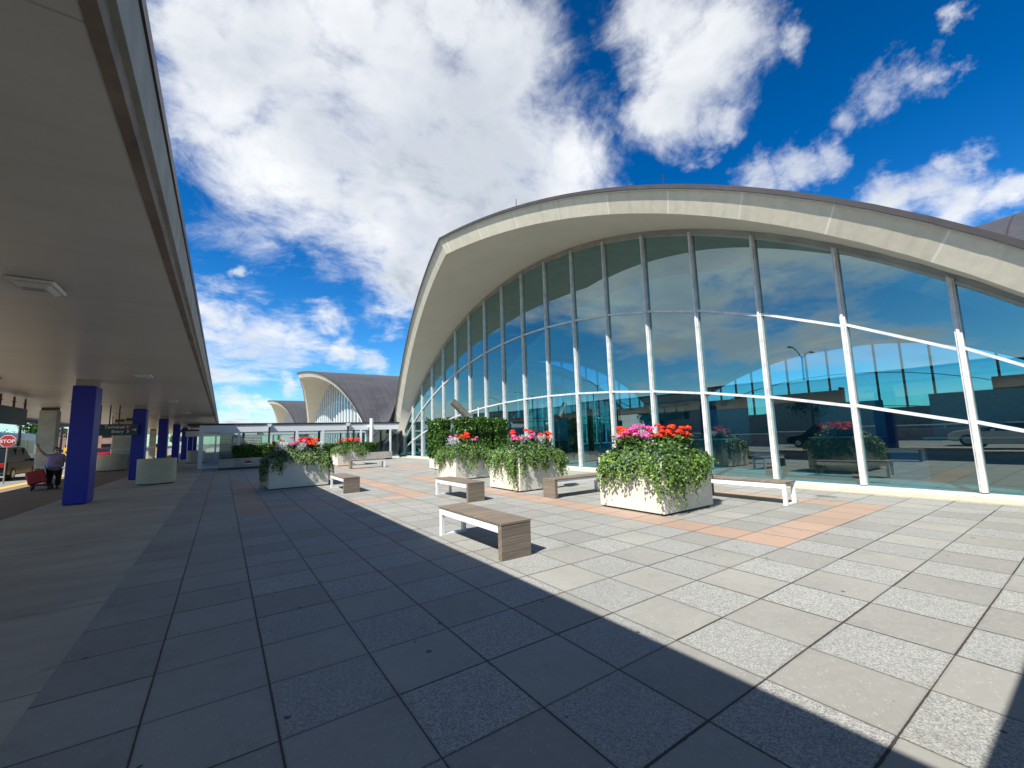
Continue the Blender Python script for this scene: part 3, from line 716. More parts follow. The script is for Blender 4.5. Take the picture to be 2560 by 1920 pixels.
def ivy(parent_loc, L, W, H, label, dens=1., lens=None, group=None, seed=1, grey=.12, rot=0):
    """ivy mound on a planter of size L(x) x W(y) x H, trailing down all four faces"""
    r = np.random.default_rng(seed)
    T = thing('ivy', label, 'ivy plant', (parent_loc[0], parent_loc[1], 0), group=group)
    hx, hy = L/2, W/2
    P = []; Nn = []; Tp = []; S = []; Cc = []
    def put(p, nrm, tip, s, c): P.append(p); Nn.append(nrm); Tp.append(tip); S.append(s); Cc.append(c)
    # mound
    nm = int(3300*dens*L*W/2.3)
    for i in range(nm):
        x, y = r.uniform(-hx-.08, hx+.08), r.uniform(-hy-.08, hy+.08)
        e = min(1., max(abs(x)/(hx+.1), abs(y)/(hy+.1)))
        z = H + .04 + .21*(1-max(0,e-.45)**1.6/.55**1.6*.85)*(1+.22*math.sin(5*x+seed)*math.cos(4*y)) - .13*abs(x*y)/(hx*hy) + r.uniform(-.12, .07)
        nrm = np.array([x/hx*e*.7, y/hy*e*.7, 1.]) + r.normal(0, .55, 3)
        put((x, y, z), nrm, (x+r.normal(0,.4), y+r.normal(0,.4), -.5), r.uniform(.05, .085), None)
    # strands
    per = 2*(L+W); ns = int(per*40*dens)
    ph = r.uniform(0, 6, 5)
    strands = MB()
    for i in range(ns):
        t = r.uniform(0, per)
        if t < L: side = 0; x, y = -hx+t, -hy
        elif t < L+W: side = 1; x, y = hx, -hy+(t-L)
        elif t < 2*L+W: side = 2; x, y = hx-(t-L-W), hy
        else: side = 3; x, y = -hx, hy-(t-2*L-W)
        out = np.array([(0,-1,0),(1,0,0),(0,1,0),(-1,0,0)][side], float); al = np.array([(1,0,0),(0,1,0),(1,0,0),(0,1,0)][side], float)
        q = t/per*2*math.pi
        base = .41 + .16*math.sin(3*q+ph[0]) + .14*math.sin(7*q+ph[1]) + .10*math.sin(13*q+ph[2])
        ln = max(.04, base*(lens[side] if lens else 1.)*r.uniform(.35, 1.25))
        ln = min(ln, H*.93)
        p = np.array([x, y, H+r.uniform(.05,.15)-.09*abs(x*y)/(hx*hy)]) - out*.05; drift = r.normal(0, .12); bulge = r.uniform(.03, .22)*(1 if ln > .2 else .6)
        st = .034; k = int((ln+.15)/st); pts = []
        for j in range(k):
            f = j/max(1, k-1)
            off = bulge*math.sin(min(1, f*1.5)*math.pi*.6) + .025
            pp = p + out*(off + .05) + al*(drift*f + .02*math.sin(j*1.3+i)) + np.array([0,0,-(ln+.13)*f])
            pts.append(pp)
            for _ in range(2 if f < .75 else 1):
                nrm = out*1.0 + np.array([0,0,.55]) + r.normal(0, .42, 3); tip = np.array([0,0,-1.]) + al*r.normal(0,.6) + out*.2
                put(tuple(pp + al*r.normal(0,.028) + out*r.uniform(-.01,.035)), nrm, tip, r.uniform(.048, .085)*(1-.35*f), 'L' if r.random() < .32+.5*f*f else None)
        for a, b in zip(pts[:-1:2], pts[2::2]): strands.cyl(tuple(a - out*.008), tuple(b - out*.008), .0025, n=3, cap=False)
    n_ = len(P); cols = np.zeros((n_,3)); a = pick(IVY, n_, .25); b = pick(IVYL, n_, .2); g = pick(GREY, n_, .2)
    isL = np.array([c_ == 'L' for c_ in Cc]); rr = r.random(n_)
    cols = np.where(isL[:,None], b, a); cols = np.where((rr < grey)[:,None], g, cols)
    lf = leaf_obj('leaves', np.array(P), np.array(Nn), np.array(Tp, float), np.array(S), cols, M_leaf, T, 'ivy', .5)
    strands.build('vines', simple('vine_stem', (.10, .10, .04), .7), T, recalc=False)
    return T
def planter(name, x0, x1, y0, y1, h, label, mat, group=None, soil=True):
    T = thing(name, label, 'planter', ((x0+x1)/2, (y0+y1)/2, 0), group=group)
    a, b = (x1-x0)/2, (y1-y0)/2
    MB().box(-a+.05, a-.05, -b+.05, b-.05, 0, .03).build('plinth', M_dark, T)
    mb = MB(); t = .06
    V = [(-a,-b,.03),(a,-b,.03),(a,b,.03),(-a,b,.03),(-a,-b,h),(a,-b,h),(a,b,h),(-a,b,h),(-a+t,-b+t,h),(a-t,-b+t,h),(a-t,b-t,h),(-a+t,b-t,h),(-a+t,-b+t,h-.2),(a-t,-b+t,h-.2),(a-t,b-t,h-.2),(-a+t,b-t,h-.2)]
    F = [(0,3,2,1),(0,1,5,4),(1,2,6,5),(2,3,7,6),(3,0,4,7),(4,5,9,8),(5,6,10,9),(6,7,11,10),(7,4,8,11),(8,9,13,12),(9,10,14,13),(10,11,15,14),(11,8,12,15)]
    mb.add(V, F).build('box', mat, T, bevel=.012)
    MB().box(-a+t+.002, a-t-.002, -b+t+.002, b-t-.002, h-.3, h-.05).build('soil', M_soil, T)
    return T
FP = [('nearest large cream planter beside the terminal glass, in full sun', 6.41, 7.94, 4.72, 6.24, .98),
      ('middle cream planter between two benches in the right-hand row', 6.42, 7.94, 9.08, 10.58, .98),
      ('cream planter in front of the clipped hedges, farthest of its row', 6.6, 8.0, 13.1, 14.5, .98),
      ('cream planter half crossed by the canopy shadow on the left', 1.23, 2.99, 15.35, 16.9, .98),
      ('cream planter behind the far white-sided bench', 5.45, 6.98, 25.6, 27.1, .98)]
NEAR = ['the nearest large planter', 'the middle planter of the right row', 'the planter in front of the clipped hedges', 'the planter crossed by the canopy shadow', 'the far planter behind the distant bench']
LENS = [(1.1, 1.0, .8, 1.05), (1.0, .9, .8, .9), (.9, .9, .8, .9), (.75, 1.5, .7, 1.3), (.75, .8, .6, .5)]
RED = [(.85,.035,.015),(.95,.06,.02),(.75,.02,.015)]; PINK = [(.85,.10,.45),(.75,.06,.35),(.9,.3,.6)]; SIL = [(.62,.66,.64),(.5,.55,.53),(.72,.74,.72)]; ORN = [(.92,.075,.02),(.88,.05,.015),(.95,.11,.03)]
def flowerhead(pal, seed, r0=.075):
    r = np.random.default_rng(seed); n_ = 75
    dv = r.normal(0,1,(n_,3)); dv[:,2] = np.abs(dv[:,2])*.8+.05*r.normal(0,1,n_); dv /= np.linalg.norm(dv, axis=1, keepdims=True)
    P = dv*r0*r.uniform(.75,1.05,(n_,1)); P[:,2] *= .8
    return P, dv + r.normal(0,.35,(n_,3)), r.normal(0,1,(n_,3)), r.uniform(.026,.042,n_), pick(pal, n_, .15)
PROTO = {}
def geranium(kind, seed):
    pal = {'red': RED, 'pink': PINK, 'orange': ORN}[kind]
    T = thing('geranium', 'x', 'geranium')
    st = MB(); r = np.random.default_rng(seed+50)
    heads = r.integers(4, 6)
    for h in range(heads):
        ox, oy, oz = r.normal(0,.09), r.normal(0,.09), r.uniform(.19,.40)
        P, Nn, Tp, S, C_ = flowerhead(pal, seed*10+h, r.uniform(.062,.088))
        leaf_obj('flower_head', P+np.array([ox,oy,oz]), Nn, Tp, S, C_, M_petal, T, 'round', .4)
        st.cyl((ox*.4,oy*.4,0),(ox,oy,oz),.006,.004,n=5,cap=False)
    st.build('stems', MATS['vine_stem'] if 'vine_stem' in MATS else simple('vine_stem', (.10,.10,.04), .7), T, recalc=False)
    n_ = 70; P = r.normal(0,.085,(n_,3)); P[:,2] = r.uniform(.02,.24,n_); Nn = r.normal(0,.5,(n_,3))+np.array([0,0,1.]); Tp = P*np.array([1,1,0])+r.normal(0,.1,(n_,3))
    leaf_obj('leaves', P, Nn, Tp, r.uniform(.05,.09,n_), pick([(.06,.15,.025),(.045,.12,.02),(.09,.2,.03)], n_, .2), M_leaf, T, 'round', .5)
    return T
def dusty(seed):
    r = np.random.default_rng(seed+99); T = thing('dusty_miller', 'x', 'silver plant')
    n_ = 150; P = r.normal(0,.075,(n_,3)); P[:,2] = r.uniform(.05,.30,n_); dv = P*np.array([1,1,.2])+np.array([0,0,.12]); Nn = np.cross(dv, r.normal(0,1,(n_,3)))
    leaf_obj('leaves', P, Nn+r.normal(0,.02,(n_,3)), dv+r.normal(0,.05,(n_,3)), r.uniform(.06,.1,n_), pick(SIL, n_, .12), M_petal, T, 'blade', .3)
    return T
for kind in ('red', 'pink', 'orange'): PROTO[kind] = [geranium(kind, s_) for s_ in (1, 2)]
PROTO['silver'] = [dusty(1), dusty(2)]
USED = set()
def flower(kind, x, y, z, i, label):
    p = PROTO[kind][i % 2]
    if p.name in USED: o = copy_tree(p)
    else: o = p; USED.add(p.name)
    o.location = (x, y, z); o.rotation_euler = (0,0,i*1.7); s_ = .92+.2*((i*37) % 7)/7; o.scale = (s_,)*3
    o['label'] = label[0]; o['group'] = label[1]
KN = {'red': 'red geranium', 'pink': 'magenta pink geranium', 'orange': 'orange red geranium', 'silver': 'silver leaved dusty miller'}
LAY = [  # along -x front to back; (kind, fx, fy)
 [('orange',-.28,.88),('silver',-.55,.72),('orange',-.7,.4),('pink',-.62,.45),('red',-.2,.62),('pink',-.35,.1),('pink',-.6,.05),('silver',-.3,-.0),('pink',.0,.2),('red',-.1,.35),('silver',.2,.42),('orange',.1,-.22),('orange',.25,-.3),('orange',.45,-.12),('orange',.42,-.5),('orange',.55,-.38),('orange',.62,-.62),('orange',.75,-.5),('red',.4,.2)],
 [('red',.6,-.4),('silver',.4,-.5),('red',.2,-.1),('pink',0,-.5),('silver',-.1,-.1),('orange',-.4,.2),('red',-.2,.5),('silver',.7,-.1),('orange',.75,-.6),('pink',-.6,-.2)],
 [('pink',-.6,.3),('pink',-.3,.5),('silver',-.5,.6),('orange',-.1,.2),('red',.3,.3),('red',.4,.5),('orange',.1,-.3),('pink',.5,-.5),('silver',-.7,-.1)],
 [('red',-.75,.1),('pink',-.15,-.3),('red',.05,.2),('pink',.2,-.5),('red',.3,.1),('orange',.45,-.3),('red',.55,.2),('orange',.7,-.1),('orange',.62,-.45),('silver',.85,.2),('silver',-.6,-.3),('silver',.1,-.7),('red',.4,.5)],
 [('red',-.7,0),('red',-.5,.3),('orange',-.3,-.2),('orange',.1,.1),('red',.25,-.3),('orange',.6,.2),('orange',.8,-.1)]]
for i, (lab, x0, x1, y0, y1, h) in enumerate(FP):
    planter('flower_planter', x0, x1, y0, y1, h, lab, M_cream, 'cream flower planters')
    ivy(((x0+x1)/2, (y0+y1)/2), x1-x0-.08, y1-y0-.08, h, 'green ivy trailing over the rim of '+NEAR[i], [1.25, 1.1, 1.1, .72, .8][i], LENS[i], None, 11+i, .12 if i != 3 else .3)
    for j, (kd, fx, fy) in enumerate(LAY[i]):
        x = (x0+x1)/2+fx*(x1-x0)/2*.9; y = (y0+y1)/2+fy*(y1-y0)/2*.9
        flower(kd, x, y, h+.13+.10*(1-max(abs(fx),abs(fy))), j, (KN[kd]+' growing in '+NEAR[i], KN[kd]+'s in '+NEAR[i]))
# ---------------------------------------------------------------- clipped hedges
HED = [(.045,.12,.012),(.06,.15,.015),(.035,.09,.012),(.09,.19,.02),(.025,.065,.01)]
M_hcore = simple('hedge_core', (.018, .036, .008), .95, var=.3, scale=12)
def hedge(x0, x1, y0, y1, z0, z1, label, n_=9000, group=None, seed=3, sz=.045):
    r = np.random.default_rng(seed); T = thing('hedge', label, 'hedge', ((x0+x1)/2, (y0+y1)/2, z0), group=group)
    a, b, h = (x1-x0)/2, (y1-y0)/2, z1-z0
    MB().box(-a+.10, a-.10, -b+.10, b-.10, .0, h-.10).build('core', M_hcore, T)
    areas = np.array([2*b*h, 2*b*h, 2*a*h, 2*a*h, 4*a*b]); pr = areas/areas.sum(); f = r.choice(5, n_, p=pr)
    u = r.uniform(-1,1,n_); v = r.uniform(0,1,n_); P = np.zeros((n_,3)); Nn = np.zeros((n_,3))
    for k, (dx_, s_) in enumerate(((0,-1),(0,1))):
        mk_ = f == k; P[mk_] = np.stack([np.full(mk_.sum(), s_*a), u[mk_]*b, v[mk_]*h], 1); Nn[mk_] = (s_,0,0)
    for k, s_ in ((2,-1),(3,1)):
        mk_ = f == k; P[mk_] = np.stack([u[mk_]*a, np.full(mk_.sum(), s_*b), v[mk_]*h], 1); Nn[mk_] = (0,s_,0)
    mk_ = f == 4; P[mk_] = np.stack([u[mk_]*a, r.uniform(-b,b,mk_.sum()), np.full(mk_.sum(), h)], 1); Nn[mk_] = (0,0,1)
    lump = .045*np.sin(P[:,0]*7+1)*np.cos(P[:,1]*6.3)+.04*np.sin(P[:,2]*8+P[:,1]*9)+.02*np.sin(P[:,1]*23+P[:,2]*17)
    # rounded corners
    q = np.abs(P-np.array([0,0,h/2]))/np.array([a,b,h/2]); near = np.sort(q, 1)[:,1]
    P -= Nn*(np.clip(near-.86,0,1)*.55)[:,None]
    P += Nn*(lump+r.uniform(-.11,.035,n_))[:,None]
    leaf_obj('foliage', P, Nn+r.normal(0,.75,(n_,3)), r.normal(0,1,(n_,3))+np.array([0,0,.9]), r.uniform(.7,1.5,n_)*sz, pick(HED, n_, .3), M_leaf, T, 'blade' if sz > .06 else 'round', .4)
    return T
planter('hedge_box', 8.16, 8.75, 17.52, 18.95, .55, 'small cream box under the left clipped hedge', M_cream, 'hedge boxes')
hedge(8.10, 8.62, 17.50, 19.0, .52, 2.26, 'clipped hedge block on its own cream box, left of the hedge row', 13000, 'tall clipped hedges', 3, .055)
planter('hedge_box', 8.2, 10.4, 15.62, 16.25, .55, 'long cream box under the row of clipped hedges, hidden behind flowers', M_cream, 'hedge boxes')
hedge(8.08, 8.80, 15.55, 16.15, .52, 2.20, 'leftmost clipped hedge of the row under the tilted tube', 10000, 'tall clipped hedges', 4, .055)
hedge(8.92, 9.62, 15.58, 16.15, .52, 2.22, 'middle clipped hedge of the row behind the flower planters', 10000, 'tall clipped hedges', 5, .055)
hedge(9.74, 10.46, 15.56, 16.15, .52, 2.18, 'rightmost clipped hedge of the row, closest to the glass', 10000, 'tall clipped hedges', 6, .055)
# tilted metal tube (searchlight) behind the hedges, and thin post
TB = thing('tilted_tube', 'open grey metal tube tilted upward above the clipped hedges', 'tube light', (9.35, 17.35, 0))
MB().box(-.06, .06, -.06, .06, .0, 2.1).build('post', M_greycol, TB); MB().cyl((0,0,2.1), (0,0,2.36), .2, .16, n=24).build('mount', M_tube, TB)
def tube(p0, p1, r, t, mat, name, par):
    d_ = (p1-p0).normalized(); mb = MB(); t_ = Vector((1,0,0)) if abs(d_.x) < .8 else Vector((0,1,0)); e1 = d_.cross(t_).normalized(); e2 = d_.cross(e1); V = []; F = []; n_ = 28
    for p, rr in ((p0, r), (p1, r), (p1, r-t), (p0+d_*.12, r-t)):
        for i in range(n_): q = 2*math.pi*i/n_; V.append(p+e1*rr*math.cos(q)+e2*rr*math.sin(q))
    for k in range(3):
        for i in range(n_): F.append((k*n_+i, k*n_+(i+1) % n_, (k+1)*n_+(i+1) % n_, (k+1)*n_+i))
    F.append(tuple(range(n_))); F.append(tuple(range(3*n_, 4*n_))); mb.add(V, F); return mb.build(name, mat, par, smooth=True)
dr_ = Vector((-.66, .20, .70)).normalized(); a_ = Vector((0, 0, 2.45))
tube(a_, a_+dr_*.92, .165, .01, M_tube, 'barrel', TB)
MB().cyl(a_+dr_*.2, a_+dr_*.86, .153, n=28).build('bore_shade', M_black, TB)  # black plug stands in for the shade inside the open barrel
MB().cyl(a_-dr_*.16, a_+dr_*.02, .19, .178, n=28).build('base_ring', M_tube, TB, smooth=True)
tag(MB().cyl((9.55, 16.6, 0), (9.55, 16.6, 2.78), .028, n=10).build('white_post', M_white), 'thin white post rising just right of the tilted tube', 'post')

# ---------------------------------------------------------------- benches
def bench(L, label):
    """origin at the near (wood end) left corner, length along +y, width along +x"""
    W = .45; Hh = .44
    T = thing('bench', label, 'bench', group='wood and white metal benches')
    MB().box(0, W, 0, L, Hh-.03, Hh).build('seat', M_wood, T, bevel=.003)
    MB().box(.006, W-.006, .004, .085, 0, Hh-.034).build('end_panel', M_wood, T, bevel=.003)
    for x in (.012, W-.042): MB().box(x, x+.03, .085, L-.004, Hh-.125, Hh-.031).build('side_rail', M_white, T, bevel=.002)
    mb = MB(); mb.box(.012, .067, L-.075, L-.004, 0, Hh-.125); mb.box(W-.067, W-.012, L-.075, L-.004, 0, Hh-.125); mb.box(.067, W-.067, L-.075, L-.004, 0, .03)
    mb.build('leg_frame', M_white, T, bevel=.003)
    MB().box(.05, W-.05, .09, L-.08, Hh-.06, Hh-.032).build('under_frame', M_dark, T)
    return T
bn = bench(1.78, 'bench nearest the camera, at the edge of the canopy shadow')
bn.location = (2.80, 4.38, 0)
SP = [((4.63, 8.6, 0), 0, 'second bench, on the sunny floor left of the middle planter'),
      ((2.84, 12.55, 0), 0, 'bench standing beside the planter that the shadow crosses'),
      ((6.36, 8.05, 0), -R(90), 'bench lying between the nearest planter and the middle planter'),
      ((9.33, 5.58, 0), R(180), 'bench behind the nearest planter showing its white leg frame'),
      ((5.42, 22.95, 0), -R(90), 'farthest bench, in front of the far planter')]
for loc, rz, lab in SP:
    b2 = copy_tree(bn); b2.location = loc; b2.rotation_euler = (0,0,rz); b2['label'] = lab

# ---------------------------------------------------------------- white glazed passage across the back
PG = thing('glazed_passage', 'low white glazed passage with dark roof edge closing the plaza at the back', 'passage')
def passage(T, y0, y1, x0, x1, posts, pipes, zt=2.74, sc_=1.):
    MB().box(x0-.6, x1, y0-.03, y1+.03, zt-.12, zt).build('roof_slab', M_brown, T)
    MB().box(x0, x1-.05, y0, y0+.1, zt-.56, zt-.125).build('front_beam', M_white, T); MB().box(x0, x1-.05, y1-.1, y1, zt-.56, zt-.125).build('back_beam', M_white, T)
    for x in posts: MB().box(x-.07, x+.07, y0+.0, y0+.1, .1, zt-.56).build('post', M_white, T, bevel=.005)
    for x in posts: MB().box(x+.28, x+.42, y1-.1, y1, .1, zt-.56).build('rear_post', M_dark, T)
    for x in pipes:
        MB().box(x-.05, x+.05, y0-.12, y0-.02, .05, zt-.25).build('downpipe', M_dark, T); MB().extr([(x-.13, zt-.06),(x+.13, zt-.06),(x+.06, zt-.26),(x-.06, zt-.26)], 1, y0-.26, y0-.02).build('rain_head', M_white, T)
    mb = MB(); ps = [x0+.1]+list(posts)+[x1]
    for a, b in zip(ps[:-1], ps[1:]): mb.add([(a+.08,y0+.05,.14),(b-.08,y0+.05,.14),(b-.08,y0+.05,zt-.56),(a+.08,y0+.05,zt-.56)], [(0,1,2,3)])
    mb.build('front_glazing', M_glass2, T, recalc=False)
    MB().box(x0, x1, y0, y0+.12, 0, .14).build('sill', M_white, T); MB().box(x0, x1, y1-.12, y1, 0, .14).build('rear_sill', M_white, T)
passage(PG, 32.0, 35.6, -1.2, 11.3, [.85, 4.15, 5.8, 8.4, 10.6], [2.5, 7.45])
MB().box(-1.2, -.98, 31.96, 32.12, 0, 2.62).build('end_post', M_white, PG, bevel=.008)
MB().cyl((9.05, 31.6, 0), (9.05, 31.6, 3.0), .13, n=24).build('round_duct', M_white, PG, smooth=True)
MB().box(8.85, 9.25, 31.66, 32.0, 2.35, 2.42).build('duct_bracket', M_white, PG)
PG2 = thing('glazed_passage', 'second white passage seen through the glazed one at the back', 'passage')
passage(PG2, 44.5, 47.5, -2.6, 13, [-.5, 1.6, 3.7, 5.8, 7.9, 10], [2.6], 2.72)
LV = thing('louvre_unit', 'white louvred box standing behind the left end of the glazed passage', 'louvre unit', (0, 0, 0))
MB().box(-.15, 2.4, 36.4, 38, 0, 2.06).build('cabinet', M_greycol, LV)
for k in range(11): MB().box(-.1, 2.35, 36.28, 36.38, .75+k*.115, .81+k*.115).build('louvre', M_white, LV)
# concrete troughs with low hedges
def trough(x0, x1, y0, y1, h, label, seed):
    T = thing('concrete_trough', label, 'planter', ((x0+x1)/2, (y0+y1)/2, 0), group='concrete troughs')
    a, b = (x1-x0)/2, (y1-y0)/2
    MB().box(-a, a, -b, b, .1, h).build('trough_body', M_conc, T, bevel=.015); MB().box(-a+.03, a-.03, -b+.05, b-.05, 0, .1).build('foot', M_dark, T)
    MB().box(-a+.1, a-.1, -b+.1, b-.1, h-.01, h+.02).build('soil', M_soil, T)
    return T
t1 = trough(-.16, 4.7, 29.05, 30.2, .62, 'long grey concrete trough with small red label plate, left', 1)
box('label_plate', M_carred, -1.15, -.85, -.58, -.576, .33, .45, t1); box('label_stripe', M_white, -1.18, -.82, -.585, -.578, .27, .30, t1)
hedge(.55, 4.65, 29.15, 30.1, .62, 1.30, 'low clipped hedge growing in the left concrete trough', 9000, 'low clipped hedges', 8, .06)
t2 = trough(4.9, 10.15, 30.2, 31.3, .55, 'grey concrete trough behind the far planter and bench, right', 2)
hedge(4.95, 9.15, 30.3, 31.2, .55, 1.20, 'low clipped hedge growing in the right concrete trough', 9000, 'low clipped hedges', 9, .06)
# passage beside the viewer that throws the second shadow
PG3 = thing('glazed_passage', 'low white passage behind the viewer, only its shadow in view', 'passage')
MB().box(-.3, 12, -4.4, -.24, 2.62, 2.74).build('roof_slab', M_brown, PG3); MB().box(1.0, 12, -.42, -.32, 2.18, 2.61).build('front_beam', M_white, PG3)
for x in (1.0, 3.3, 5.6, 7.9, 10.2): MB().box(x-.07, x+.07, -.42, -.32, 0, 2.18).build('post', M_white, PG3)

# ---------------------------------------------------------------- road side
def car(name, label, x, y, rz, L=4.7, W=1.85, Hh=1.75, body=M_carblk, suv=True):
    T = thing(name, label, 'car', (x, y, -.15), rz)
    l = L/2
    low = [(-l,.35),(-l+.03,.75),(-l+.06,1.0),(l-1.15,1.02),(l-.25,.86),(l-.02,.68),(l,.38),(l-.25,.28),(-l+.2,.28)]
    mb = MB(); mb.extr(low, 0, -W/2, W/2); mb.build('body', body, T, bevel=.05)
    top = [(-l+.07,1.0),(-l+.32 if suv else -l+.75, Hh-.06),(-l+.55 if suv else -l+1.2, Hh),(l-2.15, Hh),(l-1.9, Hh-.06),(l-1.1,1.0)]
    mb = MB(); n_ = len(top); V = [(-W/2+.04+(.13 if z > 1.2 else 0), y_, z) for y_, z in top] + [(W/2-.04-(.13 if z > 1.2 else 0), y_, z) for y_, z in top]
    mb.add(V, [(i,(i+1)%n_,n_+(i+1)%n_,n_+i) for i in range(n_)]+[tuple(range(n_)), tuple(range(2*n_-1,n_-1,-1))]); mb.build('cabin', M_carglass, T, bevel=.02)
    mb = MB(); mb.box(-W/2+.16, W/2-.16, -l+.42 if suv else -l+1.1, l-2.1, Hh-.012, Hh+.03); mb.build('roof', body, T, bevel=.02)
    for s_ in (-1, 1):
        for yy in ([-l+.2, -l+1.35, -l+2.45] if suv else [-l+1.2, -l+2.3]):
            q = MB(); q.extr([(yy, 1.0),(yy+.1, 1.0),(yy+.16, Hh-.02),(yy+.06, Hh-.02)], 0, s_*(W/2-.15), s_*(W/2-.10)); q.build('pillar', M_black, T)
        if suv: MB().box(s_*(W/2-.22)-.02, s_*(W/2-.22)+.02, -l+.6, l-2.3, Hh+.06, Hh+.09).build('roof_rail', M_lens, T)
        for yy in (-l+.85, l-.85):
            wh = MB().cyl((s_*(W/2-.24), yy, .34), (s_*(W/2+.01), yy, .34), .34, n=24).build('wheel', M_rub, T); MB().cyl((s_*(W/2+.0), yy, .34), (s_*(W/2+.02), yy, .34), .21, n=14).build('rim', M_lens, wh)
        MB().box(s_*(W/2-.26)-.16, s_*(W/2-.26)+.17, -l-.02, -l+.1, .72, .95).build('tail_light', M_tail, T, bevel=.02)
        MB().box(s_*(W/2-.28)-.16, s_*(W/2-.28)+.14, l-.2, l-.02, .6, .74).build('headlight', M_lens, T, bevel=.02)
        MB().box(s_*(W/2+.0)-.02*s_, s_*(W/2+.17), l-1.75, l-1.6, .98, 1.12).build('mirror', body, T, bevel=.02)
    MB().box(-.26, .26, -l-.012, -l+.02, .55, .67).build('number_plate', M_white, T); MB().box(-W/2+.05, W/2-.05, -l-.05, -l+.1, .32, .46).build('bumper', M_black, T, bevel=.03)
    return T
car('suv', 'dark SUV with red tail light parked at the kerb, left edge of the view', -10.25, 35.9, 0, 4.8, 1.9, 1.74)
car('sedan', 'red and white car parked farther along the kerb behind the round planter', -12.2, 73, 0, 4.6, 1.8, 1.5, M_carred, False)
car('sedan', 'silver car driving in the far lane beyond the bus', -18.5, 84, 0, 4.6, 1.8, 1.5, M_carwhite, False)
car('sedan', 'white car behind the viewer, mirrored in the terminal glass', -13, 4, 0, 4.6, 1.8, 1.5, M_carwhite, False)
car('suv', 'dark SUV behind the viewer, mirrored in the terminal glass', -16, 14, 0)
BS = thing('bus', 'blue coach standing behind the dark SUV at the left edge', 'bus', (-15.2, 50, -.15))
MB().box(-1.25, 1.25, -6, 6, .35, 3.0).build('body', M_bus, BS, bevel=.15)
for k in range(7): MB().box(1.24, 1.262, -5.6+k*1.6, -4.15+k*1.6, 1.3, 2.4).build('window', M_carglass, BS)
MB().box(-1.05, 1.05, -6.012, -5.98, 1.4, 2.5).build('rear_window', M_carglass, BS)
for yy in (-4.2, 3.8): MB().cyl((1.0, yy, .5), (1.27, yy, .5), .5, n=20).build('wheel', M_rub, BS)
def sign_post(name, label, cat, x, y, zc, build, rz=0, zp=None):
    T = thing(name, label, cat, (x, y, -.15), rz); MB().cyl((0,.03,0), (0,.03,(zp or zc)+.15), .03, n=8).build('post', M_greycol, T); build(T, zc+.15); return T
def stopb(T, z):
    r = .31
    for rr, yy, mt_, nm in ((r, 0, M_white, 'border'), (r*.93, -.006, MATS['car_red'], 'face')):
        pts = [(rr*math.cos(R(22.5+45*i)), rr*math.sin(R(22.5+45*i))+z) for i in range(8)]
        mb = MB(); mb.extr(pts, 1, yy-.005, yy); mb.build(nm, mt_, T)
    text('lettering', 'STOP', .215, M_white, T, (0, -.012, z-.075), (R(90),0,0), 'CENTER')
sign_post('stop_sign', 'red octagonal sign reading STOP above the dark SUV', 'stop sign', -8.72, 31.15, 1.92, stopb, R(-8))
def chev(T, z):
    MB().box(-.32,.32,-.01,0,z-.38,z+.38).build('face', M_yellow, T)
    mb = MB(); mb.add([(.2,-.013,z+.3),(.02,-.013,z+.3),(-.24,-.013,z),(.02,-.013,z-.3),(.2,-.013,z-.3),(-.04,-.013,z)], [(0,1,2,5),(5,2,3,4)]); mb.build('chevron', M_black, T, recalc=False)
sign_post('chevron_sign', 'yellow sign with black left chevron, right of the waving woman', 'road sign', -9.9, 47, 1.15, chev, R(-12))
sign_post('chevron_sign', 'yellow sign with black left chevron, behind the waving woman\'s raised arm', 'road sign', -11.3, 48.2, 1.18, chev, R(-12))
def lamp(x, y, h, label, group=None, arms=2, mat=M_dark):
    T = thing('street_lamp', label, 'street lamp', (x, y, -.15), group=group)
    MB().cyl((0,0,0), (0,0,h), .11, .07, n=12).build('pole', mat, T, smooth=True); MB().cyl((0,0,0), (0,0,.35), .2, n=12).build('base', M_conc, T)
    for s_ in ((-1, 1) if arms == 2 else (1,)):
        pts = [(0,0,h-.3),(s_*.8,0,h+.25),(s_*1.7,0,h+.55),(s_*2.4,0,h+.6)]
        mb = MB()
        for a, b in zip(pts[:-1], pts[1:]): mb.cyl(a, b, .04, n=8)
        ar = mb.build('arm', mat, T); MB().box(s_*2.4-.35, s_*2.4+.35, -.13, .13, h+.52, h+.64).build('lamp_head', M_greycol, ar, bevel=.03)
lamp(-13.4, 50, 7.2, 'dark street lamp post rising above the blue coach', 'street lamps', 1)
lamp(-12.6, 57, 7.0, 'dark street lamp seen between the metal column and the nearest blue column', 'street lamps', 1)
lamp(-20, -8, 8.5, 'double armed street lamp across the road behind the viewer', 'street lamps across the road'); lamp(-20, 16, 8.5, 'double armed street lamp across the road, middle', 'street lamps across the road'); lamp(-21, 44, 8.5, 'double armed street lamp across the road beyond the coach', 'street lamps across the road')
MT = thing('lattice_mast', 'white lattice mast just left of the nearest blue column', 'mast', (-11.3, 54, -.15))
for dx_ in (-.2, .2):
    for dy_ in (-.2, .2): MB().cyl((dx_,dy_,0), (dx_,dy_,6), .025, n=6).build('rail', M_white, MT)
mb = MB()
for k in range(14):
    z = k*.42; s_ = 1 if k % 2 else -1
    mb.cyl((-.2*s_,-.2,z), (.2*s_,-.2,z+.42), .012, n=5); mb.cyl((.2,-.2*s_,z), (.2,.2*s_,z+.42), .012, n=5)
mb.build('bracing', M_white, MT)
BR = thing('barrier', 'low concrete barrier with a pipe rail along the far side of the road', 'barrier', (-21.8, 0, -.15))
MB().extr([(-.3,0),(.3,0),(.12,.35),(.1,.95),(-.1,.95),(-.12,.35)], 1, -60, 300).build('wall', M_conc, BR)
MB().cyl((0,-60,1.2), (0,300,1.2), .05, n=8).build('rail', M_lens, BR)
mb = MB()
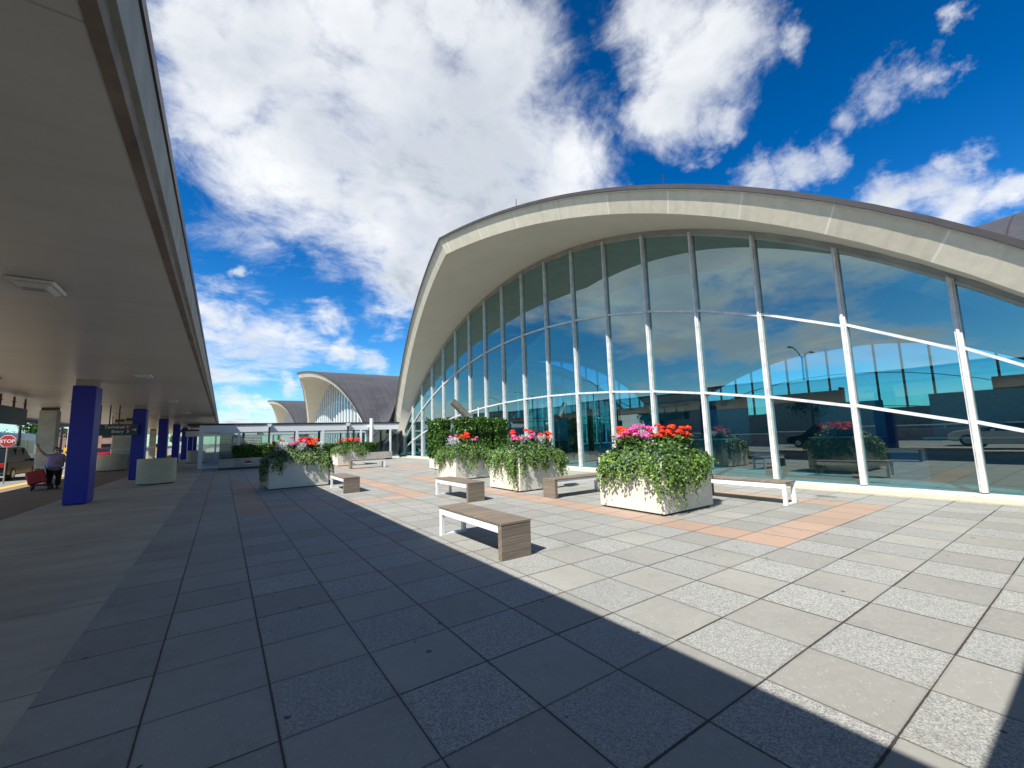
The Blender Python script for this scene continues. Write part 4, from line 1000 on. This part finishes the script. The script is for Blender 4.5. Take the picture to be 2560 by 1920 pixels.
for k in range(90): mb.box(-.03,.03,-60+k*4,-59.94+k*4,.95,1.2)
mb.build('rail_posts', M_lens, BR)
def bldg(label, x0, x1, y0, y1, h, mat, cols_, rows, name='distant_building'):
    T = thing(name, label, 'building', ((x0+x1)/2, (y0+y1)/2, -.17)); a, b = (x1-x0)/2, (y1-y0)/2
    MB().box(-a, a, -b, b, 0, h).build('walls', mat, T); MB().box(-a-.3, a+.3, -b-.3, b+.3, h, h+.4).build('roof', M_brown, T)
    for i in range(cols_):
        for j in range(rows):
            x = -a+(i+.5)*2*a/cols_; z = (j+.55)*h/rows; MB().box(x-a/cols_*.55, x+a/cols_*.55, -b-.06, -b+.02, z-h/rows*.22, z+h/rows*.22).build('window', M_carglass, T)
bldg('tan brick building in the distance between the first two blue columns', -40, -22, 165, 180, 6.5, M_tan, 5, 2)
bldg('pale low building in the distance left of the nearest blue column', -75, -44, 190, 205, 5, M_curbstone, 8, 1)
bldg('long grey building across the road, mirrored in the glass', -70, -58, -40, 60, 6, M_conc, 3, 2)
# distant trees
def tree(x, y, h, seed, label, pal=HED):
    r = np.random.default_rng(seed); T = thing('tree', label, 'tree', (x, y, -.17), group='distant trees beyond the road')
    mb = MB(); mb.cyl((0,0,0), (0,0,h*.5), h*.035, h*.02, n=8)
    for k in range(5): a = k*1.3; mb.cyl((0,0,h*(.25+.05*k)), (math.cos(a)*h*.2, math.sin(a)*h*.2, h*(.55+.05*k)), h*.014, h*.006, n=5)
    mb.build('trunk', M_bark, T)
    n_ = 1600; cl = r.normal(0,1,(26,3)); cl /= np.linalg.norm(cl,axis=1,keepdims=True); cl *= r.uniform(.3,1,(26,1)); cl = cl*np.array([h*.34,h*.34,h*.3])+np.array([0,0,h*.62])
    P = cl[r.integers(0,26,n_)]+r.normal(0,1,(n_,3))*h*.07; leaf_obj('crown', P, r.normal(0,1,(n_,3))+np.array([0,0,.4]), r.normal(0,1,(n_,3)), r.uniform(.5,1.2,n_)*h*.055, pick(pal, n_, .3), M_leaf, T, 'round', .4)
tp = [(-31,128,8.5,'largest bushy tree right of the dark street lamp'),(-38,132,6,'tree left of the largest bushy tree'),(-48,140,7,'tree behind the coach roof line'),(-58,120,7.5,'tree far left beyond the barrier'),(-30,95,4.5,'small tree past the chevron signs'),(-20,150,5,'tree beside the tan brick building'),(-14,190,6,'tree seen between the second and third blue columns'),(-60,30,8,'tree across the road opposite the plaza'),(-64,5,9,'tree across the road behind the viewer'),(-55,60,7,'tree across the road beyond the long grey building')]
for i, (x, y, h, lab) in enumerate(tp): tree(x, y, h, 20+i, lab)
yv = thing('van', 'small yellow van far along the road behind the third blue column', 'van', (-9.6, 100, -.15)); MB().box(-.95,.95,-2.2,2.2,.4,2.1).build('body', M_yellow, yv, bevel=.15); MB().box(-.8,.8,-2.215,-2.19,1.3,1.9).build('rear_window', M_carglass, yv)
for s_ in (-1,1):
    for yy in (-1.4,1.4): MB().cyl((s_*.75,yy,.35),(s_*.97,yy,.35),.35,n=16).build('wheel', M_rub, yv)

# ---------------------------------------------------------------- people
def skin_body(name, verts, edges, mat, parent, sub=2):
    me = bpy.data.meshes.new(name); me.from_pydata([v[:3] for v in verts], edges, []); me.update()
    o = bpy.data.objects.new(name, me); col.objects.link(o); o.parent = parent
    o.modifiers.new('skin', 'SKIN')
    for i, v in enumerate(verts):
        s_ = me.skin_vertices[0].data[i]; rr = v[3] if not isinstance(v[3], tuple) else v[3]
        s_.radius = rr if isinstance(rr, tuple) else (rr, rr); s_.use_root = (i == 0)
    sb = o.modifiers.new('sub', 'SUBSURF'); sb.levels = sub; sb.render_levels = sub
    me.materials.append(mat)
    for q in me.polygons: q.use_smooth = True
    return o
def hand(verts, edges, wrist, tip_dir, side_dir, length=.17, curl=.3):
    """palm + five chains appended to an existing skeleton"""
    w_ = wrist; wp = Vector(verts[w_][:3]); t = Vector(tip_dir).normalized(); s_ = Vector(side_dir).normalized(); nrm = t.cross(s_)
    pi_ = len(verts); p = wp+t*length*.42; verts.append((*p, .028)); edges.append((w_, pi_))
    for k in range(4):
        off = s_*(-.03+.02*k); ln = length*(.42, .50, .52, .45)[3-k]
        a = p+off+t*.012; b = a+t*ln*.5+s_*(-.012+.008*k); c = b+t*ln*.45-nrm*curl*.03
        i = len(verts); verts += [(*a, .0105), (*b, .009), (*c, .007)]; edges += [(pi_, i), (i, i+1), (i+1, i+2)]
    a = wp+t*length*.2+s_*.038; b = a+t*.035+s_*.028; i = len(verts); verts += [(*a, .012), (*b, .009)]; edges += [(w_, i), (i, i+1)]
def person(label, x, y, rz, pose):
    T = thing('person', label, 'person', (x, y, -.004), rz)
    return T
# woman waving, seen from the front-left
WP = person('woman in a lilac top with raised arm and pale face mask, beside the luggage cart', -5.2, 23.1, R(12), None)
V = [(0,0,.82,(.19,.14)),(0,0,.98,(.185,.15)),(0,0,1.14,(.17,.13)),(0,.0,1.25,(.12,.09)),(0,0,1.31,(.055,.055)),(0,-.01,1.37,.055),
     (-.17,0,1.22,.065),(-.30,-.03,1.29,.048),(-.40,-.05,1.42,.038),(-.47,-.08,1.56,.026),
     (.17,0,1.22,.065),(.27,-.04,1.04,.048),(.23,-.16,.98,.036),(.12,-.24,.98,.026),
     (-.10,0,.74,(.10,.10)),(-.11,0,.42,.062),(-.11,.02,.09,.042),(-.11,-.12,.04,.035),
     (.10,0,.74,(.10,.10)),(.11,.01,.42,.062),(.11,.03,.09,.042),(.11,-.11,.04,.035)]
E_ = [(0,1),(1,2),(2,3),(3,4),(4,5),(3,6),(6,7),(7,8),(8,9),(3,10),(10,11),(11,12),(12,13),(0,14),(14,15),(15,16),(16,17),(0,18),(18,19),(19,20),(20,21)]
hand(V, E_, 9, (-.25,-.05,1), (1,.2,.2)); hand(V, E_, 13, (-.8,-.4,0), (0,0,1), curl=1)
skin_body('body', V, E_, M_skin, WP)
def cloth(name, verts, edges, mat, par): return skin_body(name, verts, edges, mat, par, 2)
cloth('shirt', [(0,0,.72,(.26,.21)),(0,0,.94,(.27,.23)),(0,0,1.12,(.24,.19)),(0,0,1.245,(.14,.105)),(-.17,0,1.225,.083),(-.27,-.02,1.265,.072),(.17,0,1.225,.083),(.25,-.03,1.10,.072)], [(0,1),(1,2),(2,3),(3,4),(4,5),(3,6),(6,7)], M_purple, WP)
cloth('trousers', [(0,0,.80,(.23,.18)),(-.10,0,.70,(.15,.15)),(-.115,0,.42,.09),(-.115,.02,.08,.075),(.10,0,.70,(.13,.13)),(.115,.01,.42,.09),(.115,.03,.08,.075)], [(0,1),(1,2),(2,3),(0,4),(4,5),(5,6)], M_cloth, WP)
for s_ in (-1,1): MB().sphere((s_*.11,-.06,.035), .06, sq=(.85,2.0,.6)).build('shoe', M_black, WP, smooth=True)
def head(par, z, mask=True, y0=-.01, hair=M_hair):
    mb = MB(); nu, nv = 28, 20; V = []; F = []
    for j in range(nv+1):
        for i in range(nu):
            a = math.pi*j/nv; b = 2*math.pi*i/nu; sx = math.sin(a)*math.cos(b); sy = math.sin(a)*math.sin(b); cz = math.cos(a)
            rx, ry, rz_ = .076, .095, .115
            if cz < 0: rx *= 1+cz*.28; ry *= 1+cz*.15
            x_, y_, z_ = sx*rx, sy*ry, cz*rz_
            if sy < -.3 and abs(x_) < .022 and -.045 < z_ < .02: y_ -= .02*(1-abs(x_)/.022)*(1 if z_ < -.01 else .4)      # nose
            if sy < -.4 and abs(z_+.006-.012) < .02 and .014 < abs(x_) < .048: y_ += .008                                 # eye sockets
            V.append((x_, y_+y0, z_+z))
    for j in range(nv):
        for i in range(nu): F.append((j*nu+i, (j+1)*nu+i, (j+1)*nu+(i+1)%nu, j*nu+(i+1)%nu))
    h = MB().add(V, F).build('head', M_skin, par, smooth=True)
    for s_ in (-1,1):
        MB().sphere((s_*.031, y0-.076, z+.008), .013).build('eye', M_white, h, smooth=True); MB().sphere((s_*.031, y0-.087, z+.008), .006).build('pupil', M_black, h, smooth=True); MB().sphere((s_*.079, y0+.01, z-.005), .028, sq=(.35,.7,1)).build('ear', M_skin, h, smooth=True)
    MB().box(-.024,.024,y0-.088,y0-.08,z-.060,z-.052).build('mouth', M_tail, h, bevel=.003)
    mb = MB(); V = []; F = []
    for j in range(13):
        for i in range(24):
            a = math.pi*.62*j/12; b = 2*math.pi*i/24; back_ = math.sin(b) > -.35 or a < .9; k = 1.0 if back_ else .80
            V.append((math.sin(a)*math.cos(b)*.090*k, math.sin(a)*math.sin(b)*.110*k+y0+.008, math.cos(a)*.128+z+.004))
    for j in range(12):
        for i in range(24): F.append((j*24+i,(j+1)*24+i,(j+1)*24+(i+1)%24,j*24+(i+1)%24))
    MB().add(V, F).build('hair', hair, par, smooth=True)
    if mask:
        MB().sphere((0, y0-.04, z-.045), .062, sq=(1.05,1.05,.85)).build('face_mask', M_lens, par, smooth=True)
head(WP, 1.425)
# luggage cart and bags
LC = thing('luggage_cart', 'black low luggage cart under the red suitcase', 'luggage cart', (-5.45, 23.0, -.004), R(10))
mb = MB(); mb.box(-.28,.28,-.4,.4,.16,.2); mb.build('deck', M_black, LC); mb = MB()
for x in (-.25,.25): mb.cyl((x,.4,.2),(x,.46,.95),.015,n=8)
mb.cyl((-.25,.46,.95),(.25,.46,.95),.015,n=8); mb.build('handle', M_lens, LC)
for x in (-.24,.24):
    for y in (-.33,.33): MB().cyl((x-.02,y,.07),(x+.02,y,.07),.07,n=14).build('wheel', M_rub, LC)
SU = thing('suitcase', 'red hard suitcase leaning on the black luggage cart', 'suitcase', (-5.5, 22.85, .24), R(10)); s_ = MB().box(-.27,.2,-.16,.14,0,.5).build('shell', M_red, SU, bevel=.05); s_.rotation_euler = (0, R(-14), 0)
for z in (.12,.25,.38): b3 = MB().box(-.275,-.268,-.13,.11,z-.012,z+.012).build('rib', M_carred, SU); b3.rotation_euler = (0, R(-14), 0)
MB().box(-.16,-.02,-.02,.02,.5,.54).build('grip', M_black, SU)
BG = thing('bag', 'teal bag stacked on top beside the woman\'s hip', 'bag', (-5.33, 23.2, .72), 0.); MB().sphere((0,0,.13), .2, sq=(.9,.7,.85)).build('pouch', simple('teal_bag', (.01,.16,.22), .6), BG, smooth=True)
mb = MB()
for k in range(8): a = math.pi*k/8; b = math.pi*(k+1)/8; mb.cyl((.1*math.cos(a),0,.26+.1*math.sin(a)),(.1*math.cos(b),0,.26+.1*math.sin(b)),.01,n=6)
mb.build('strap', M_black, BG)
# far pedestrian
PP = person('distant person in white shirt and red shorts walking by the roadside', -7.55, 54.3, R(30), None)
V2 = [(0,0,.95,(.14,.10)),(0,0,1.15,(.14,.10)),(0,0,1.38,(.15,.10)),(0,0,1.48,.055),(0,-.01,1.54,.055),(-.19,0,1.42,.055),(-.25,.05,1.16,.042),(-.24,-.05,.93,.028),(.19,0,1.42,.055),(.25,-.05,1.16,.042),(.23,-.16,.95,.028),(-.09,0,.88,.09),(-.1,.12,.48,.06),(-.1,.28,.1,.04),(-.1,.18,.05,.035),(.09,0,.88,.09),(.1,-.14,.48,.06),(.1,-.16,.08,.04),(.1,-.28,.05,.035)]
E2 = [(0,1),(1,2),(2,3),(3,4),(2,5),(5,6),(6,7),(2,8),(8,9),(9,10),(0,11),(11,12),(12,13),(13,14),(0,15),(15,16),(16,17),(17,18)]
hand(V2, E2, 7, (0,-.1,-1), (0,1,0)); hand(V2, E2, 10, (0,-.3,-1), (0,1,0)); skin_body('body', V2, E2, M_skin, PP)
cloth('shirt', [(0,0,.93,(.18,.14)),(0,0,1.15,(.18,.14)),(0,0,1.38,(.19,.135)),(-.2,0,1.42,.075),(-.245,.04,1.22,.065),(.2,0,1.42,.075),(.245,-.04,1.22,.065)], [(0,1),(1,2),(2,3),(3,4),(2,5),(5,6)], M_carwhite, PP)
cloth('shorts', [(0,0,.94,(.17,.13)),(-.1,0,.82,.115),(-.105,.08,.58,.10),(.1,0,.82,.115),(.105,-.09,.58,.10)], [(0,1),(1,2),(0,3),(3,4)], M_carred, PP)
head(PP, 1.64, False)
